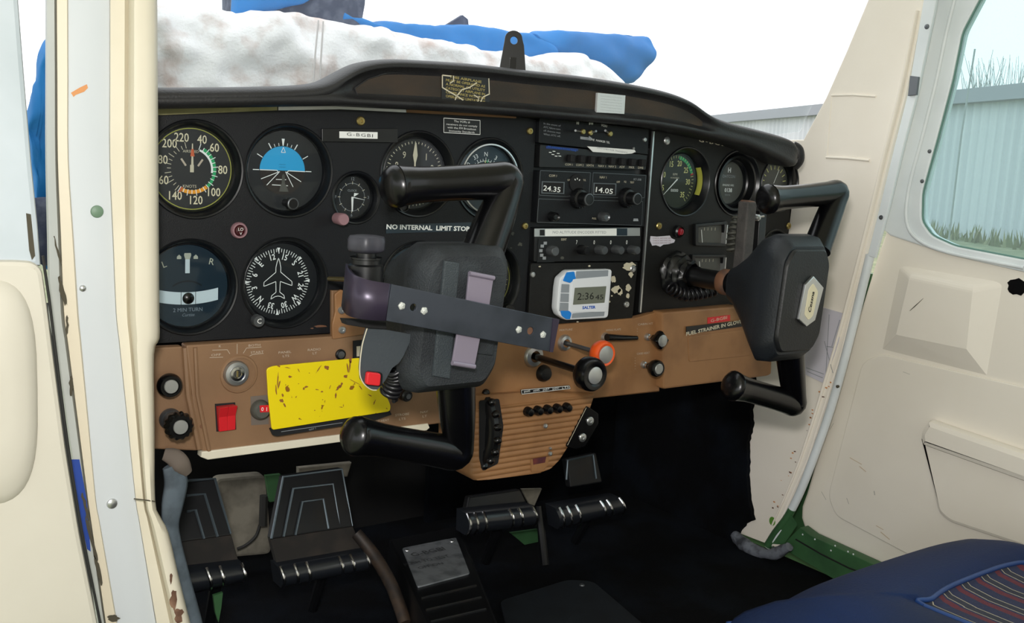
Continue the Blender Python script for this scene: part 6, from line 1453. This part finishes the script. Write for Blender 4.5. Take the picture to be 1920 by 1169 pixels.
pillow('blue_cloth', [(986, 64), (1009, 58), (1092, 61), (1191, 68), (1210, 71), (1213, 92)], [(990, 70), (1035, 104), (1085, 116), (1128, 150), (1184, 154), (1208, 120)], .55, .030, 'cloth_blue', nz=.010, ns=12, seed=8, parent=t, fold=.004)
pillow('blue_cloth', [(640, 20), (660, 28), (690, 40), (712, 46)], [(636, 40), (660, 45), (690, 52), (710, 54)], .53, .012, 'cloth_blue', nz=.004, ns=12, seed=3, parent=t)
pillow('dark_bag', [(425, -60), (520, -60), (600, -60), (668, -60)], [(430, 60), (470, 70), (560, 80), (640, 84), (656, 30)], .57, .05, 'cloth_navy', nz=.012, ns=8, seed=12).name = 'fabric_bag'
o = bpy.data.objects['fabric_bag']; tag(o, 'dark navy padded bag lying on top of the white fleece', 'bag')
pillow('bag_flap', [(440, -60), (500, -60), (560, -40), (600, -10)], [(434, 26), (470, 26), (520, 18), (570, 6)], .515, .012, 'cloth_blue', nz=.008, ns=8, seed=14, parent=o)['label'] = 'blue flap of the bag'
b = MB(); b.plate(ppoly([(834, 49), (868, 28), (878, 36), (880, 52)], .60), PY(.60), .01, 'cloth_navy', bevel=.001); tag(b.build('cover_corner'), 'small grey triangular flap sticking up behind the blue cloth', 'flap')
o = pillow('side_cover', [(50, 235), (56, 190), (66, 150), (76, 90), (110, 60), (150, 60)], [(54, 300), (62, 380), (66, 470), (80, 500), (110, 510), (150, 510)], .46, .02, 'cloth_blue', nz=.012, ns=20, seed=20)
tag(o, 'blue cloth hanging outside, seen in the gap left of the door post', 'cover')
o = pillow('wheel_cover', [(56, 375), (66, 372), (90, 370), (120, 370)], [(60, 470), (68, 492), (90, 498), (120, 500)], .42, .012, 'cloth_navy', nz=.006, ns=20, seed=23)
tag(o, 'dark cloth below the hanging blue cloth, left of the door post', 'cover')
b = MB(); b.box((.40, .75, .01), (.80, .66, .06), 'white_paint'); struct(b.build('cowling_unseen', bevel=.02))  # unseen engine cowling, added beneath the cover

# ================================================================= OUTSIDE
b = MB(); b.box((20, 20, -1.5), (200, 200, .1), 'grass'); struct(b.build('ground'))
W1, W2 = Vector((24.9, 11.85, -1.45)), Vector((35.4, 32.2, -1.45))
dW = (W2 - W1).normalized(); A0_, A1_ = W1 - dW * 22, W2 + dW * 60
L = (A1_ - A0_).length; ang = math.atan2(dW.y, dW.x)
hg = thing('hangar', 'long pale blue-green corrugated hangar beyond the grass', 'building', (W1 + W2) / 2)
HT = 2.62
rows = [[], []]; nseg = 500
vs = []
nrm = Vector((-dW.y, dW.x, 0))
for i in range(nseg + 1):
    p = A0_ + dW * (L * .45 * i / nseg); off = .03 * math.sin(i * PI)
    o_ = nrm * (.035 if (i // 2) % 2 else 0)
    rows[0].append(p + o_); rows[1].append(p + o_ + Vector((0, 0, HT + 1.45 - .38)))
b = MB(); b.grid(rows, 'corrugated'); b.build('corrugated_wall', hg, smooth=0)
b = MB(); Mh = Matrix.Translation(A0_) @ Matrix.Rotation(ang, 4, 'Z'); b.box((L / 2, -4.0, HT + 1.45 - .19), (L, 8.6, .38), 'roof_grey', Mh); b.build('roof_edge', hg)
b = MB(); b.box((L / 2, -.6, (HT + .9) / 2), (L, .4, HT + .9), 'corrugated', Mh); b.build('inner_wall', hg)
random.seed(12)
def bush(name, label, base, h, n, spread, cat='bush'):
    b = MB()
    for k in range(n):
        a = random.uniform(0, 2 * PI); s_ = random.uniform(.1, 1) * spread; hh = h * random.uniform(.5, 1)
        p0 = base + Vector((random.uniform(-.3, .3) * spread, random.uniform(-.3, .3) * spread, 0)); p1 = p0 + Vector((math.cos(a) * s_ * .4, math.sin(a) * s_ * .4, hh * .6)); p2 = p0 + Vector((math.cos(a) * s_, math.sin(a) * s_, hh))
        b.tube([p0, p1, p2], [.06, .04, .015], 'twig', 4, caps=False)
    return tag(b.build(name), label, cat)
dn = ray(1880, 130).normalized()
for k, (px_, lab) in enumerate(((1850, 'leftmost bare grey tree behind the hangar roof, seen in side window'), (1905, 'bare grey tree behind the hangar roof at right edge of side window'))):
    d = ray(px_, 160); q = CAM + d * ((78 if k == 0 else 96) / d.length); q.z = -1.45
    bush('bare_tree', lab, q, 10.6 if k == 0 else 12.6, 110, 3.4, 'tree')
d = ray(1815, 150); q = CAM + d * 20; b = MB(); b.tube([Vector((q.x, q.y, -1.45)), Vector((q.x, q.y, 1)), CAM + ray(1828, 92) * 20], .02, 'twig', 6); tag(b.build('mast'), 'thin leaning mast above the hangar roof', 'mast')
b = MB(); random.seed(2)
for k in range(900):
    f = random.uniform(-.3, 1.1); p = W1.lerp(W2, f) - Vector((dW.y, -dW.x, 0)) * random.uniform(.2, 1.2); h = random.uniform(.15, .5)
    a = random.uniform(0, PI); b.add([p + Vector((.05 * math.cos(a), .05 * math.sin(a), 0)), p - Vector((.05 * math.cos(a), .05 * math.sin(a), 0)), p + Vector((random.uniform(-.1, .1), random.uniform(-.1, .1), h))], [(0, 1, 2)], 'grass')
o = tag(b.build('grass_tufts', smooth=0), 'rough grass growing along the foot of the hangar wall', 'grass'); o['kind'] = 'stuff'

# ================================================================= SEAT
ZS = -.405
front = [at(*q, 'z', ZS) for q in ((1385, 1195), (1425, 1166), (1500, 1124), (1600, 1086), (1700, 1053), (1760, 1039), (1800, 1035), (1860, 1044), (1920, 1068), (2000, 1120))]
fp_ = [(p.x, p.y) for p in front]
xl, xrr = fp_[0][0], fp_[-1][0]
ol = fp_ + [(xrr + .03, -.70), (xrr + .02, -.86), (xl + .05, -.90), (xl + .02, -.62)]
ol = [tuple(v) [:2] for v in catmull([(a, c_, 0) for a, c_ in ol], 5, closed=True)]
cx_ = sum(a for a, _ in ol) / len(ol); cy_ = sum(c_ for _, c_ in ol) / len(ol)
st = thing('seat', 'blue vinyl seat cushion with piping and striped cloth centre, at lower right', 'seat', (cx_, cy_, FZ))
def ring(s_, z_):
    k_ = max(0, .95 - s_) / .30; return [Vector((cx_ + (a - cx_) * s_ + .028 * min(1, k_), cy_ + (c_ - cy_) * s_ - .030 * min(1, k_), z_)) for a, c_ in ol]
b = MB(); b.grid([ring(.88, FZ + .03), ring(.955, ZS - .05), ring(1.0, ZS - .008), ring(1.0, ZS), ring(.985, ZS + .007), ring(.95, ZS + .014), ring(.88, ZS + .026), ring(.78, ZS + .034), ring(.66, ZS + .038), ring(.56, ZS + .036), ring(.50, ZS + .031)], 'seat_blue', closed_u=True, flip=False); b.build('cushion', st, smooth=60)
b = MB(); r_ = ring(1.004, ZS); b.tube(r_ + [r_[0]], .0034, 'piping', 8, caps=False); b.build('piping', st, smooth=60)
b = MB(); r_ = ring(.50, ZS + .0315); b.tube(r_ + [r_[0]], .0026, 'piping', 8, caps=False); b.build('piping', st, smooth=60)
b = MB(); b.grid([ring(.50, ZS + .031), ring(.46, ZS + .027), ring(.3, ZS + .024), ring(.01, ZS + .024)], 'seat_stripe', closed_u=True); b.build('striped_insert', st, smooth=60)
b = MB(); b.box((cx_, cy_, FZ + .02), (.30, .36, .035), 'satin_black'); b.build('seat_base', st)
